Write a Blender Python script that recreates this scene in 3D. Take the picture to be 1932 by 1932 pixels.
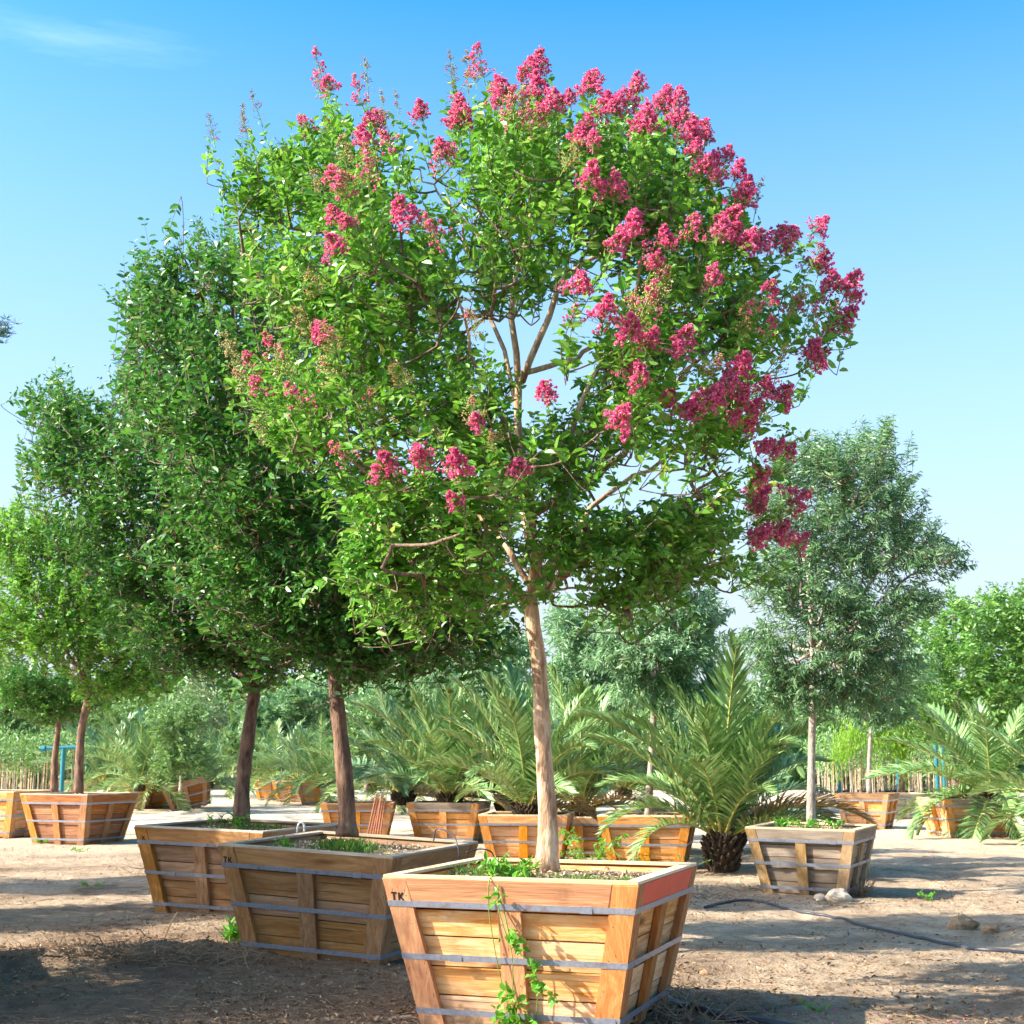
import bpy, math, random
import numpy as np
from mathutils import Matrix, Vector
from math import radians as R, sin, cos, pi

for o in list(bpy.data.objects): bpy.data.objects.remove(o)
SC = bpy.context.scene
COL = SC.collection

# ------------------------------------------------------------------ camera
F, H = 2700.0, 1.52                       # focal length in 1932-wide picture units, eye height
PITCH = math.atan(459 / F)
cam = bpy.data.cameras.new('camera'); cam.sensor_width = 36; cam.lens = 36 * F / 1932
cam.clip_start = 0.1; cam.clip_end = 3000
cam.dof.use_dof = True; cam.dof.focus_distance = 8.9; cam.dof.aperture_fstop = 9.0
camo = bpy.data.objects.new('camera', cam); COL.objects.link(camo)
camo.location = (0, 0, H); camo.rotation_euler = (pi / 2 + PITCH, 0, 0)
SC.camera = camo

# ------------------------------------------------------------------ sky, sun, exposure
SUN_EL, SUN_AZ = R(35.5), R(-103)            # azimuth from +Y towards +X: the sun stands to the left, a little behind the camera
w = bpy.data.worlds.new('World'); SC.world = w; w.use_nodes = True
nt = w.node_tree; nt.nodes.clear()
def WN(t, **k):
    n = nt.nodes.new(t)
    for a, b in k.items(): setattr(n, a, b)
    return n
sky = WN('ShaderNodeTexSky', sky_type='NISHITA', sun_disc=False, sun_elevation=SUN_EL, sun_rotation=SUN_AZ)
sky.altitude = 100; sky.air_density = 1.0; sky.dust_density = 2.2; sky.ozone_density = 3.0
hsv = WN('ShaderNodeHueSaturation'); hsv.inputs['Hue'].default_value = 0.484
hsv.inputs['Saturation'].default_value = 1.23; hsv.inputs['Value'].default_value = 0.80
bg = WN('ShaderNodeBackground'); bg.inputs[1].default_value = 0.122
out = WN('ShaderNodeOutputWorld')
# one thin cirrus streak high in the sky at the left, frayed by noise; clear sky elsewhere
tc = WN('ShaderNodeTexCoord'); mp = WN('ShaderNodeMapping'); mp.inputs['Scale'].default_value = (5, 5, 34)
nz = WN('ShaderNodeTexNoise'); nz.inputs['Scale'].default_value = 1.6; nz.inputs['Detail'].default_value = 7; nz.inputs['Roughness'].default_value = .62
L = nt.links.new
c0 = np.array([(85 - 966) / F, cos(PITCH) - (966 - 62) / F * sin(PITCH), sin(PITCH) + (966 - 62) / F * cos(PITCH)]); c0 = c0 / np.linalg.norm(c0)
sub = WN('ShaderNodeVectorMath', operation='SUBTRACT'); sub.inputs[1].default_value = tuple(c0)
msc = WN('ShaderNodeVectorMath', operation='MULTIPLY'); msc.inputs[1].default_value = (7.5, 7.5, 46)
ln_ = WN('ShaderNodeVectorMath', operation='LENGTH')
fall = WN('ShaderNodeMapRange'); fall.inputs['From Min'].default_value = 0; fall.inputs['From Max'].default_value = 1.3; fall.inputs['To Min'].default_value = .95; fall.inputs['To Max'].default_value = 0
mul = WN('ShaderNodeMath', operation='MULTIPLY')
cr = WN('ShaderNodeValToRGB'); cr.color_ramp.elements[0].position = .20; cr.color_ramp.elements[1].position = .62; cr.color_ramp.elements[1].color = (.2, .2, .2, 1)
mixc = WN('ShaderNodeMix', data_type='RGBA'); mixc.inputs['B'].default_value = (5.6, 6.6, 7.4, 1)
L(tc.outputs['Generated'], sub.inputs[0]); L(sub.outputs[0], msc.inputs[0]); L(msc.outputs[0], ln_.inputs[0]); L(ln_.outputs['Value'], fall.inputs['Value'])
L(tc.outputs['Generated'], mp.inputs[0]); L(mp.outputs[0], nz.inputs['Vector']); L(nz.outputs['Fac'], mul.inputs[0]); L(fall.outputs[0], mul.inputs[1])
gm = WN('ShaderNodeGamma'); gm.inputs[1].default_value = 1.4; L(sky.outputs[0], gm.inputs[0]); L(gm.outputs[0], hsv.inputs['Color']); L(mul.outputs[0], cr.inputs[0]); L(cr.outputs[0], mixc.inputs['Factor'])
# dry-season haze whitening the sky evenly towards the horizon, all the way round
sz = WN('ShaderNodeSeparateXYZ'); L(tc.outputs['Generated'], sz.inputs[0])
hz_ = WN('ShaderNodeMapRange'); hz_.inputs['From Min'].default_value = .51; hz_.inputs['From Max'].default_value = .10; hz_.inputs['To Min'].default_value = 0; hz_.inputs['To Max'].default_value = .90
hmix = WN('ShaderNodeMix', data_type='RGBA'); hmix.inputs['B'].default_value = (2.55, 2.85, 3.2, 1)
L(sz.outputs['Z'], hz_.inputs['Value']); L(hz_.outputs[0], hmix.inputs['Factor']); L(hsv.outputs[0], hmix.inputs['A'])
L(hmix.outputs['Result'], mixc.inputs['A']); L(mixc.outputs['Result'], bg.inputs[0]); L(bg.outputs[0], out.inputs[0])
sl = bpy.data.lights.new('sun', 'SUN'); sl.energy = 5.0; sl.angle = R(0.55); sl.color = (1, .94, .85)
so = bpy.data.objects.new('sun', sl); COL.objects.link(so)
sdir = Vector((sin(SUN_AZ) * cos(SUN_EL), cos(SUN_AZ) * cos(SUN_EL), sin(SUN_EL)))
so.rotation_euler = sdir.to_track_quat('Z', 'Y').to_euler(); so.location = sdir * 60
vs = SC.view_settings; vs.view_transform = 'Standard'; vs.look = 'None'; vs.gamma = 1; vs.exposure = 1.40
vs.use_curve_mapping = False
SC.render.engine = 'CYCLES'; SC.cycles.max_bounces = 8; SC.cycles.transparent_max_bounces = 6
SC.cycles.diffuse_bounces = 4; SC.cycles.sample_clamp_indirect = 6; SC.cycles.use_denoising = True; SC.cycles.denoiser = 'OPENIMAGEDENOISE'; SC.cycles.denoising_input_passes = 'RGB_ALBEDO_NORMAL'; SC.cycles.denoising_prefilter = 'ACCURATE'

# ------------------------------------------------------------------ helpers
rng = np.random.default_rng(7)
_fw = np.array([0, cos(PITCH), sin(PITCH)]); _up = np.array([0, -sin(PITCH), cos(PITCH)])
def P(u, v, y):
    """point of the place seen at picture point (u, v) and standing y metres away"""
    d = _fw + (u - 966) / F * np.array([1., 0, 0]) + (966 - v) / F * _up
    t = y / d[1]
    return np.array([d[0] * t, y, H + d[2] * t])
def lin(h):
    c = [int(h[i:i + 2], 16) / 255 for i in (0, 2, 4)]
    return tuple(x / 12.92 if x < .04045 else ((x + .055) / 1.055) ** 2.4 for x in c) + (1,)
def nrm(a): return a / np.maximum(np.linalg.norm(a, axis=-1, keepdims=True), 1e-9)
def _h(ix, iy, s):
    n = (ix.astype(np.int64) * 374761393 + iy.astype(np.int64) * 668265263 + s * 982451653) & 0x7fffffff
    n = ((n ^ (n >> 13)) * 1274126177) & 0x7fffffff
    return ((n ^ (n >> 16)) & 0xffff) / 65535.0
def vn(x, y, s=0):
    x = np.asarray(x, float); y = np.asarray(y, float)
    ix, iy = np.floor(x), np.floor(y); fx, fy = x - ix, y - iy
    fx = fx * fx * (3 - 2 * fx); fy = fy * fy * (3 - 2 * fy)
    return (_h(ix, iy, s) * (1 - fx) + _h(ix + 1, iy, s) * fx) * (1 - fy) + (_h(ix, iy + 1, s) * (1 - fx) + _h(ix + 1, iy + 1, s) * fx) * fy - .5
def fbm(x, y, s=0, o=3):
    return sum(vn(x * 2 ** k, y * 2 ** k, s + k * 17) / 2 ** k for k in range(o))
MOUNDS = []                                # x, y, sx, sy, height: filled below
def gz(x, y):
    x = np.asarray(x, float); y = np.asarray(y, float)
    z = -.045 + .05 * fbm(x * .35, y * .35, 3, 2) + .028 * fbm(x * 1.7, y * 1.7, 5, 2) + .022 * fbm(x * 5, y * 5, 9, 3)
    for y0, wd in ((17.6, .16), (19.1, .17), (23.6, .2), (25.2, .2)):     # shallow wheel ruts crossing the yard
        z = z - .030 * np.exp(-((y - y0 - .10 * x - .25 * vn(x * .3, x * 0 + y0, 6)) / wd) ** 2) + .016 * np.exp(-((y - y0 - .33 - .10 * x - .25 * vn(x * .3, x * 0 + y0, 6)) / wd) ** 2)
    for mx, my, sx, sy, hh in MOUNDS:
        z = z + hh * np.exp(-((x - mx) / sx) ** 2 - ((y - my) / sy) ** 2) * (1 + .8 * fbm(x * 5, y * 5, 21, 2))
    return z
def G(u, v):
    """ground point seen at (u, v)"""
    d = _fw + (u - 966) / F * np.array([1., 0, 0]) + (966 - v) / F * _up
    t = (-.045 - H) / d[2]
    for _ in range(3):
        q = d * t; t = (float(gz(q[0], q[1])) - H) / d[2]
    q = d * t
    return np.array([q[0], q[1], float(gz(q[0], q[1]))])

class MB:
    """collects vertices and faces of ONE mesh"""
    def __init__(s): s.v = []; s.f = []; s.m = []; s.n = 0
    def add(s, V, Fa, mi=0):
        V = np.asarray(V, np.float32).reshape(-1, 3)
        if isinstance(Fa, np.ndarray): Fa = [Fa]
        for a in Fa:
            a = np.asarray(a, np.int32) + s.n; s.f.append(a); s.m.append(np.full(len(a), mi, np.int32))
        s.v.append(V); s.n += len(V); return s
    def mesh(s, name, mats, smooth=False):
        me = bpy.data.meshes.new(name)
        V = np.concatenate(s.v); me.vertices.add(len(V)); me.vertices.foreach_set('co', V.ravel())
        lv = np.concatenate([a.ravel() for a in s.f]); tot = np.concatenate([np.full(len(a), a.shape[1], np.int32) for a in s.f])
        me.loops.add(len(lv)); me.loops.foreach_set('vertex_index', lv)
        me.polygons.add(len(tot)); me.polygons.foreach_set('loop_start', np.concatenate([[0], np.cumsum(tot)[:-1]]).astype(np.int32))
        me.polygons.foreach_set('material_index', np.concatenate(s.m))
        me.polygons.foreach_set('use_smooth', np.full(len(tot), smooth))
        for m in (mats if isinstance(mats, (list, tuple)) else [mats]): me.materials.append(m)
        me.update(calc_edges=True); me.validate(); return me
    def build(s, name, mats, parent=None, smooth=False, loc=None):
        return link(name, s.mesh(name, mats, smooth), parent, loc)
def link(name, me, parent=None, loc=None):
    o = bpy.data.objects.new(name, me); COL.objects.link(o)
    if parent: o.parent = parent
    if loc is not None: o.location = loc
    return o
def tag(o, label=None, cat=None, group=None, kind=None):
    if label: o['label'] = label
    if cat: o['category'] = cat
    if group: o['group'] = group
    if kind: o['kind'] = kind
    return o
def thing(name, label, cat, loc=(0, 0, 0), rz=0, group=None):
    o = bpy.data.objects.new(name, None); COL.objects.link(o); o.empty_display_size = .1
    o.location = loc; o.rotation_euler = (0, 0, rz)
    return tag(o, label, cat, group)
def copy_tree(o, parent=None):
    c = o.copy(); COL.objects.link(c); c.parent = parent
    for ch in o.children: copy_tree(ch, c)
    return c

def tubes(paths, radii, ns=6, cap=True):
    """paths (m,k,3), radii (m,k): m tubes at once -> vertices, faces"""
    Pm = np.asarray(paths, float); r = np.asarray(radii, float)
    if Pm.ndim == 2: Pm = Pm[None]; r = r[None]
    m, k, _ = Pm.shape
    T = nrm(np.gradient(Pm, axis=1)); ax = nrm(Pm[:, -1] - Pm[:, 0])
    ref = np.where(np.abs(ax[:, 2:3]) < .8, np.array([[0, 0, 1.]]), np.array([[1., 0, 0]]))[:, None]
    U = nrm(np.cross(T, np.broadcast_to(ref, T.shape))); W_ = np.cross(T, U)
    a = np.arange(ns) * 2 * pi / ns
    V = Pm[:, :, None] + r[:, :, None, None] * (U[:, :, None] * np.cos(a)[:, None] + W_[:, :, None] * np.sin(a)[:, None])
    i = np.arange(m)[:, None, None] * k * ns; j = np.arange(k - 1)[None, :, None] * ns; q = np.arange(ns)[None, None]
    q2 = (q + 1) % ns
    Q = np.stack([i + j + q, i + j + q2, i + j + ns + q2, i + j + ns + q], -1).reshape(-1, 4)
    fs = [Q]
    if cap:
        e = np.arange(m)[:, None] * k * ns
        fs.append((e + np.arange(ns)[None, ::-1])); fs.append(e + (k - 1) * ns + np.arange(ns)[None])
    return V.reshape(-1, 3), fs
def smooth_path(pts, n):
    """Catmull-Rom through pts"""
    p = np.asarray(pts, float); p = np.vstack([2 * p[0] - p[1], p, 2 * p[-1] - p[-2]])
    t = np.linspace(0, len(p) - 3 - 1e-6, n); i = t.astype(int); f = (t - i)[:, None]
    a, b, c, d = p[i], p[i + 1], p[i + 2], p[i + 3]
    return .5 * (2 * b + (c - a) * f + (2 * a - 5 * b + 4 * c - d) * f ** 2 + (3 * b - a - 3 * c + d) * f ** 3)
def blades(Pb, D, N, Ln, Wd, fold=.16, droop=.12):
    """folded elliptic leaves: 6 vertices, two quads each"""
    S = nrm(np.cross(D, N)); N = np.cross(S, D); L1 = Ln[:, None]; W1 = Wd[:, None]
    b = Pb; tip = Pb + D * L1 - N * droop * L1
    l1 = Pb + D * L1 * .30 - S * W1 * .47 + N * W1 * fold; r1 = l1 + S * W1 * .94
    l2 = Pb + D * L1 * .70 - S * W1 * .40 + N * (W1 * fold - L1 * droop * .45); r2 = l2 + S * W1 * .80
    V = np.stack([b, l1, l2, tip, r2, r1], 1).reshape(-1, 3)
    i = np.arange(len(Pb))[:, None] * 6
    return V, np.concatenate([i + np.array([[0, 3, 2, 1]]), i + np.array([[0, 5, 4, 3]])])
def rnd_dirs(n, g=rng): return nrm(g.normal(size=(n, 3)))

# ------------------------------------------------------------------ materials
def mat(name):
    m = bpy.data.materials.new(name); m.use_nodes = True; t = m.node_tree
    b = t.nodes['Principled BSDF']; b.inputs['Roughness'].default_value = .8
    b.inputs['Specular IOR Level'].default_value = .3
    return m, t, b
class T:
    """small node-graph writer"""
    def __init__(s, t): s.t = t
    def n(s, ty, ins=None, **k):
        x = s.t.nodes.new(ty)
        for a, b in k.items(): setattr(x, a, b)
        for a, b in (ins or {}).items():
            if isinstance(b, bpy.types.NodeSocket): s.t.links.new(b, x.inputs[a])
            else: x.inputs[a].default_value = b
        return x
    def noise(s, vec, scale, detail=4, rough=.55):
        x = s.n('ShaderNodeTexNoise', {'Scale': scale, 'Detail': detail, 'Roughness': rough})
        if vec is not None: s.t.links.new(vec, x.inputs['Vector'])
        return x.outputs['Fac']
    def ramp(s, fac, stops):
        x = s.n('ShaderNodeValToRGB', {0: fac}); e = x.color_ramp.elements
        e[0].position, e[0].color = stops[0]; e[1].position, e[1].color = stops[-1]
        for p, c in stops[1:-1]: q = e.new(p); q.color = c
        return x.outputs[0]
    def mix(s, fac, a, b, bt='MIX'):
        x = s.n('ShaderNodeMix', data_type='RGBA', blend_type=bt)
        for nm, val in (('Factor', fac), ('A', a), ('B', b)):
            if isinstance(val, bpy.types.NodeSocket): s.t.links.new(val, x.inputs[nm])
            else: x.inputs[nm].default_value = val
        return x.outputs['Result']
    def math(s, op, a, b=0., c=0.):
        x = s.n('ShaderNodeMath', {0: a, 1: b, 2: c}, operation=op); return x.outputs[0]
    def link(s, a, b): s.t.links.new(a, b)
    def bump(s, h, st, dist, b):
        x = s.n('ShaderNodeBump', {'Height': h, 'Strength': st, 'Distance': dist}); s.link(x.outputs[0], b.inputs['Normal'])
def g1(v): return (v, v, v, 1)

def leaf_mat(name, cols, trans=(.20, .34, .03, 1), tf=.34, rough=.42, spec=.5, old=None):
    """per-leaf colour, thin-leaf transmission"""
    m, t, b = mat(name); k = T(t)
    gi = k.n('ShaderNodeNewGeometry'); oi = k.n('ShaderNodeObjectInfo')
    r = k.math('FRACT', k.math('ADD', gi.outputs['Random Per Island'], oi.outputs['Random']))
    n = len(cols); c = k.ramp(r, [(i / (n - 1) * (.96 if old else 1), x) for i, x in enumerate(cols)] + ([(1., old)] if old else []))
    k.link(c, b.inputs['Base Color']); b.inputs['Roughness'].default_value = rough; b.inputs['Specular IOR Level'].default_value = spec
    tr = k.n('ShaderNodeBsdfTranslucent'); k.link(k.mix(.55, c, trans), tr.inputs[0])
    mx = k.n('ShaderNodeMixShader', {0: tf, 1: b.outputs[0], 2: tr.outputs[0]})
    k.link(mx.outputs[0], t.nodes['Material Output'].inputs[0]); return m
LEAF_A = leaf_mat('leaf_bright', [lin('40761e'), lin('559328'), lin('6ea838'), lin('9cc560')], trans=(.20, .42, .035, 1), rough=.34, tf=.42, old=lin('a8a84a'))
LEAF_B = leaf_mat('leaf_deep_shaded', [lin('2e6221'), lin('3b7827'), lin('4f8e33'), lin('79a854')], trans=(.13, .32, .035, 1), rough=.40, tf=.32, old=lin('9a8c3e'))  # deeper myrtle green, the crowns' shade on each other put into the colour
LEAF_SUN = leaf_mat('leaf_sunlit', [lin('468622'), lin('5a9c2c'), lin('74b03c'), lin('9ac65c')], rough=.4, tf=.45, old=lin('b8ac50'))  # brighter copy of the myrtle leaf, sunlight put into the green
LEAF_ASH2 = leaf_mat('leaf_ash_pale', [lin('5f8a60'), lin('7aa274'), lin('95b88a'), lin('b3cda4')], trans=(.24, .42, .12, 1), rough=.4, tf=.4)
LEAF_ASH = leaf_mat('leaf_ash', [lin('4d7650'), lin('608a5b'), lin('779e69'), lin('9cb888')], trans=(.2, .36, .09, 1), rough=.38, tf=.36)
LEAF_MID = leaf_mat('leaf_mid', [lin('467838'), lin('5a8f3c'), lin('74a548'), lin('94b866')], rough=.42, tf=.4)
LEAF_GREY = leaf_mat('leaf_grey', [lin('5a6f4c'), lin('6c8058'), lin('7f9067'), lin('98a481')], rough=.5, tf=.25)
LEAF_LIME = leaf_mat('leaf_lime', [lin('6fa51f'), lin('85bb28'), lin('9fce3c')], trans=(.35, .6, .04, 1), tf=.5)
LEAF_PALE = leaf_mat('leaf_pale', [lin('587f48'), lin('6d9256'), lin('86a86a')], rough=.5)
LEAF_PINE = leaf_mat('leaf_pine', [lin('1f4a4a'), lin('2d5c55')], tf=.15)
PALM = leaf_mat('palm_leaf', [lin('50753e'), lin('698f4c'), lin('86a862'), lin('aabf84')], trans=(.2, .32, .08, 1), tf=.22, rough=.36)
PALM_D = leaf_mat('palm_leaf_cool', [lin('547a50'), lin('6c9060'), lin('8caa76')], trans=(.16, .28, .07, 1), tf=.22, rough=.36)
WEED = leaf_mat('weed_leaf', [lin('4b8a25'), lin('62a52f'), lin('7cba3f')], trans=(.25, .45, .04, 1), tf=.4)
GRASSM = leaf_mat('grass_blade', [lin('48742a'), lin('5f8c38'), lin('86a04e')], tf=.3)
PALM_DRY = leaf_mat('palm_leaf_dry', [lin('8a6f48'), lin('a58a5c'), lin('bda677')], trans=(.4, .28, .12, 1), tf=.15, rough=.7)
PETAL = leaf_mat('petal', [lin('d04078'), lin('e05a92'), lin('ec84aa'), lin('f8bcd0')], trans=(.92, .2, .4, 1), tf=.35, rough=.7, spec=.15)
BUD = leaf_mat('bud', [lin('7d8a45'), lin('a08a52'), lin('b58a5c'), lin('9c6a50')], trans=(.3, .25, .08, 1), tf=.15, rough=.6)
SEED = leaf_mat('seed_head', [lin('9aa04e'), lin('b9a25c'), lin('c79a62'), lin('c48468')], trans=(.5, .3, .1, 1), tf=.2, rough=.6)
DRY = leaf_mat('dry_litter', [lin('5a4632'), lin('7a6148'), lin('957a5b'), lin('b79f80'), lin('8a5a3c')], trans=(.2, .12, .05, 1), tf=.05, rough=.9, spec=.1)

def bark(name, a, b_, c, sc=6.):
    m, t, b = mat(name); k = T(t); tc = k.n('ShaderNodeTexCoord')
    mp = k.n('ShaderNodeMapping', {'Vector': tc.outputs['Object'], 'Scale': (4, 4, 1)})
    n1 = k.noise(mp.outputs[0], sc, 5, .6); n2 = k.noise(mp.outputs[0], sc * 4.5, 4, .6)
    c1 = k.ramp(n1, [(.40, a), (.5, b_), (.60, c)])
    c2 = k.mix(.35, c1, k.ramp(n2, [(.3, a), (.7, c)]))
    mp3 = k.n('ShaderNodeMapping', {'Vector': tc.outputs['Object'], 'Scale': (6, 6, 3.2)})
    vo = k.n('ShaderNodeTexVoronoi', {'Vector': mp3.outputs[0], 'Scale': 1.}); kn = k.ramp(vo.outputs['Distance'], [(.07, g1(.8)), (.15, g1(0))])
    c2 = k.mix(kn, c2, a)
    k.link(c2, b.inputs['Base Color']); k.bump(k.math('SUBTRACT', k.math('ADD', n1, n2), kn), .55, .02, b); b.inputs['Roughness'].default_value = .72
    return m
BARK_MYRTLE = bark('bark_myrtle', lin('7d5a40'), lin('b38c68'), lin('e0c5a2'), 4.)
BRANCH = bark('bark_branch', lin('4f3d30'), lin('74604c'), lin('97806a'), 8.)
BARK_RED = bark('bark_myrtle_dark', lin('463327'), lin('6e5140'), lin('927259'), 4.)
BARK_GREY = bark('bark_grey', lin('75695c'), lin('9c9080'), lin('bdb3a2'), 10.)
BARK_DARK = bark('bark_dark', lin('3f3228'), lin('5d4b3b'), lin('7d6a55'), 9.)
PALMTRUNK = bark('palm_trunk', lin('1f1812'), lin('3a2e22'), lin('604e38'), 12.)

_wood = {}
def wood(kind, axis):
    """sawn timber; grain runs along the given local axis"""
    if (kind, axis) in _wood: return _wood[kind, axis]
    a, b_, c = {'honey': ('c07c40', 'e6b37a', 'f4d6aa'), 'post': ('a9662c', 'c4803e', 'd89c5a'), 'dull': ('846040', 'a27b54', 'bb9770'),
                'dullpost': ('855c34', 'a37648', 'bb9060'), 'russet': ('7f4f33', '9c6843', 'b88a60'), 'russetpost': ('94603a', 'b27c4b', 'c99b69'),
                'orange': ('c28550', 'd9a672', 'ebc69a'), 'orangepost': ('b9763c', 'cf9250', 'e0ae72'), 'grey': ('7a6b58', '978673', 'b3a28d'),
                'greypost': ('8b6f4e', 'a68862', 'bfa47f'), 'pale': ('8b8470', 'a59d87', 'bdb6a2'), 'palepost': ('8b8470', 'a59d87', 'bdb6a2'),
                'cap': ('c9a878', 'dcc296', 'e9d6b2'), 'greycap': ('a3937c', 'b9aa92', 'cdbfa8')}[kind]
    m, t, b = mat('wood_%s_%s' % (kind, axis)); k = T(t)
    tc = k.n('ShaderNodeTexCoord'); oi = k.n('ShaderNodeObjectInfo')
    off = k.n('ShaderNodeVectorMath', {0: tc.outputs['Object'], 1: (0, 0, 0)}, operation='ADD')
    rv = k.n('ShaderNodeCombineXYZ', {0: k.math('MULTIPLY', oi.outputs['Random'], 37.), 1: k.math('MULTIPLY', oi.outputs['Random'], 91.), 2: k.math('MULTIPLY', oi.outputs['Random'], 53.)})
    k.link(rv.outputs[0], off.inputs[1])
    s = [26., 26., 26.]; s['XYZ'.index(axis)] = 1.1
    mp = k.n('ShaderNodeMapping', {'Vector': off.outputs[0], 'Scale': tuple(s)})
    s2 = [7., 7., 7.]; s2['XYZ'.index(axis)] = 1.5
    mp2 = k.n('ShaderNodeMapping', {'Vector': off.outputs[0], 'Scale': tuple(s2)})
    warp = k.n('ShaderNodeVectorMath', {0: mp.outputs[0]}, operation='ADD')
    wn_ = k.n('ShaderNodeTexNoise', {'Scale': .7, 'Detail': 2., 'Vector': mp2.outputs[0]})
    sc = k.n('ShaderNodeVectorMath', {0: wn_.outputs['Color'], 'Scale': 5.5}, operation='SCALE'); k.link(sc.outputs[0], warp.inputs[1])
    gr = k.noise(warp.outputs[0], 1., 6, .65); fine = k.noise(mp.outputs[0], 4., 3, .6); big = k.noise(mp2.outputs[0], .6, 3)
    col = k.ramp(gr, [(.30, lin(a)), (.5, lin(b_)), (.68, lin(c))])
    col = k.mix(k.ramp(big, [(.35, g1(0)), (.75, g1(.5))]), col, lin(a))
    vo = k.n('ShaderNodeTexVoronoi', {'Vector': mp2.outputs[0], 'Scale': .55, 'Randomness': 1.})
    knot = k.ramp(vo.outputs['Distance'], [(.05, g1(.85)), (.13, g1(0))])
    col = k.mix(knot, col, lin('5b3516'))
    hv = k.n('ShaderNodeHueSaturation', {'Color': col, 'Value': k.math('MULTIPLY_ADD', oi.outputs['Random'], .42, .78), 'Saturation': k.math('MULTIPLY_ADD', k.math('FRACT', k.math('MULTIPLY', oi.outputs['Random'], 7.3)), .3, .86)})
    st = k.noise(off.outputs[0], 5., 4, .7)
    col = k.mix(k.ramp(st, [(.56, g1(0)), (.78, g1(.35))]), hv.outputs[0], lin('4d3a28'))
    crk = k.noise(k.n('ShaderNodeMapping', {'Vector': off.outputs[0], 'Scale': tuple(60. if q != axis else .9 for q in 'XYZ')}).outputs[0], 1., 2, .5)
    crk = k.ramp(crk, [(.27, g1(.75)), (.33, g1(0))]); col = k.mix(crk, col, lin('4a3020'))
    # soil splashed up the lowest planks
    sx = k.n('ShaderNodeSeparateXYZ', {0: tc.outputs['Object']})
    sp = k.math('ADD', k.noise(off.outputs[0], 9., 5, .7), k.n('ShaderNodeMapRange', {'Value': sx.outputs['Z'], 'From Min': 0., 'From Max': .22, 'To Min': .16, 'To Max': -.12}).outputs[0])
    col = k.mix(k.ramp(sp, [(.52, g1(0)), (.66, g1(.7))]), col, lin('7b654b'))
    k.link(col, b.inputs['Base Color']); b.inputs['Roughness'].default_value = .75
    k.bump(k.math('ADD', k.math('MULTIPLY', gr, 1.), fine), .45, .006, b)
    _wood[kind, axis] = m; return m
def simple(name, c, rough=.7, metal=0., var=.12, scale=30., spec=.3):
    m, t, b = mat(name); k = T(t); tc = k.n('ShaderNodeTexCoord')
    n = k.noise(tc.outputs['Object'], scale, 4)
    hv = k.n('ShaderNodeHueSaturation', {'Color': c, 'Value': k.math('MULTIPLY_ADD', n, var * 4, 1 - var * 2)})
    k.link(hv.outputs[0], b.inputs['Base Color']); b.inputs['Roughness'].default_value = rough; b.inputs['Metallic'].default_value = metal
    b.inputs['Specular IOR Level'].default_value = spec; k.bump(n, .15, .01, b); return m
def strap_mat():
    m, t, b = mat('steel_strap'); k = T(t); tc = k.n('ShaderNodeTexCoord'); n = k.noise(tc.outputs['Object'], 6., 6, .7); f = k.noise(tc.outputs['Object'], 45., 3)
    c = k.mix(k.ramp(f, [(.35, g1(0)), (.7, g1(.5))]), lin('9a9fa8'), lin('71767f')); r = k.ramp(n, [(.57, g1(0)), (.70, g1(.7))])
    k.link(k.mix(r, c, lin('75563f')), b.inputs['Base Color']); b.inputs['Metallic'].default_value = .35; b.inputs['Roughness'].default_value = .38; k.bump(n, .25, .02, b); return m
STRAP = strap_mat()
REDPAINT = simple('coral_paint', lin('e0583c'), .55, 0, .1, 12.)
INK = simple('black_ink', lin('1c1a18'), .7, 0, .1)
HOSE = simple('black_poly_hose', lin('3a3d45'), .45, 0, .1, 20., .5)
TEAL = simple('teal_pipe', lin('2a7580'), .5, 0, .1)
POT = simple('black_pot', lin('2a2c33'), .5, 0, .1)
CANE = simple('bamboo_cane', lin('b9a17c'), .7, 0, .25, 3.)
RUST = simple('rusty_rod', lin('9a6246'), .8, .1, .2, 20.)
ROCK = simple('pale_rock', lin('c9b79c'), .9, 0, .22, 9.)
STEMG = simple('green_stem', lin('6f8a3c'), .6, 0, .15)
STEMB = simple('twig_bark', lin('7c5c40'), .75, 0, .2)
DRYT = simple('dry_twig', lin('8d765c'), .85, 0, .25, 12.)
WHITEP = simple('white_plastic', lin('dcdcd4'), .5, 0, .05)

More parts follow.
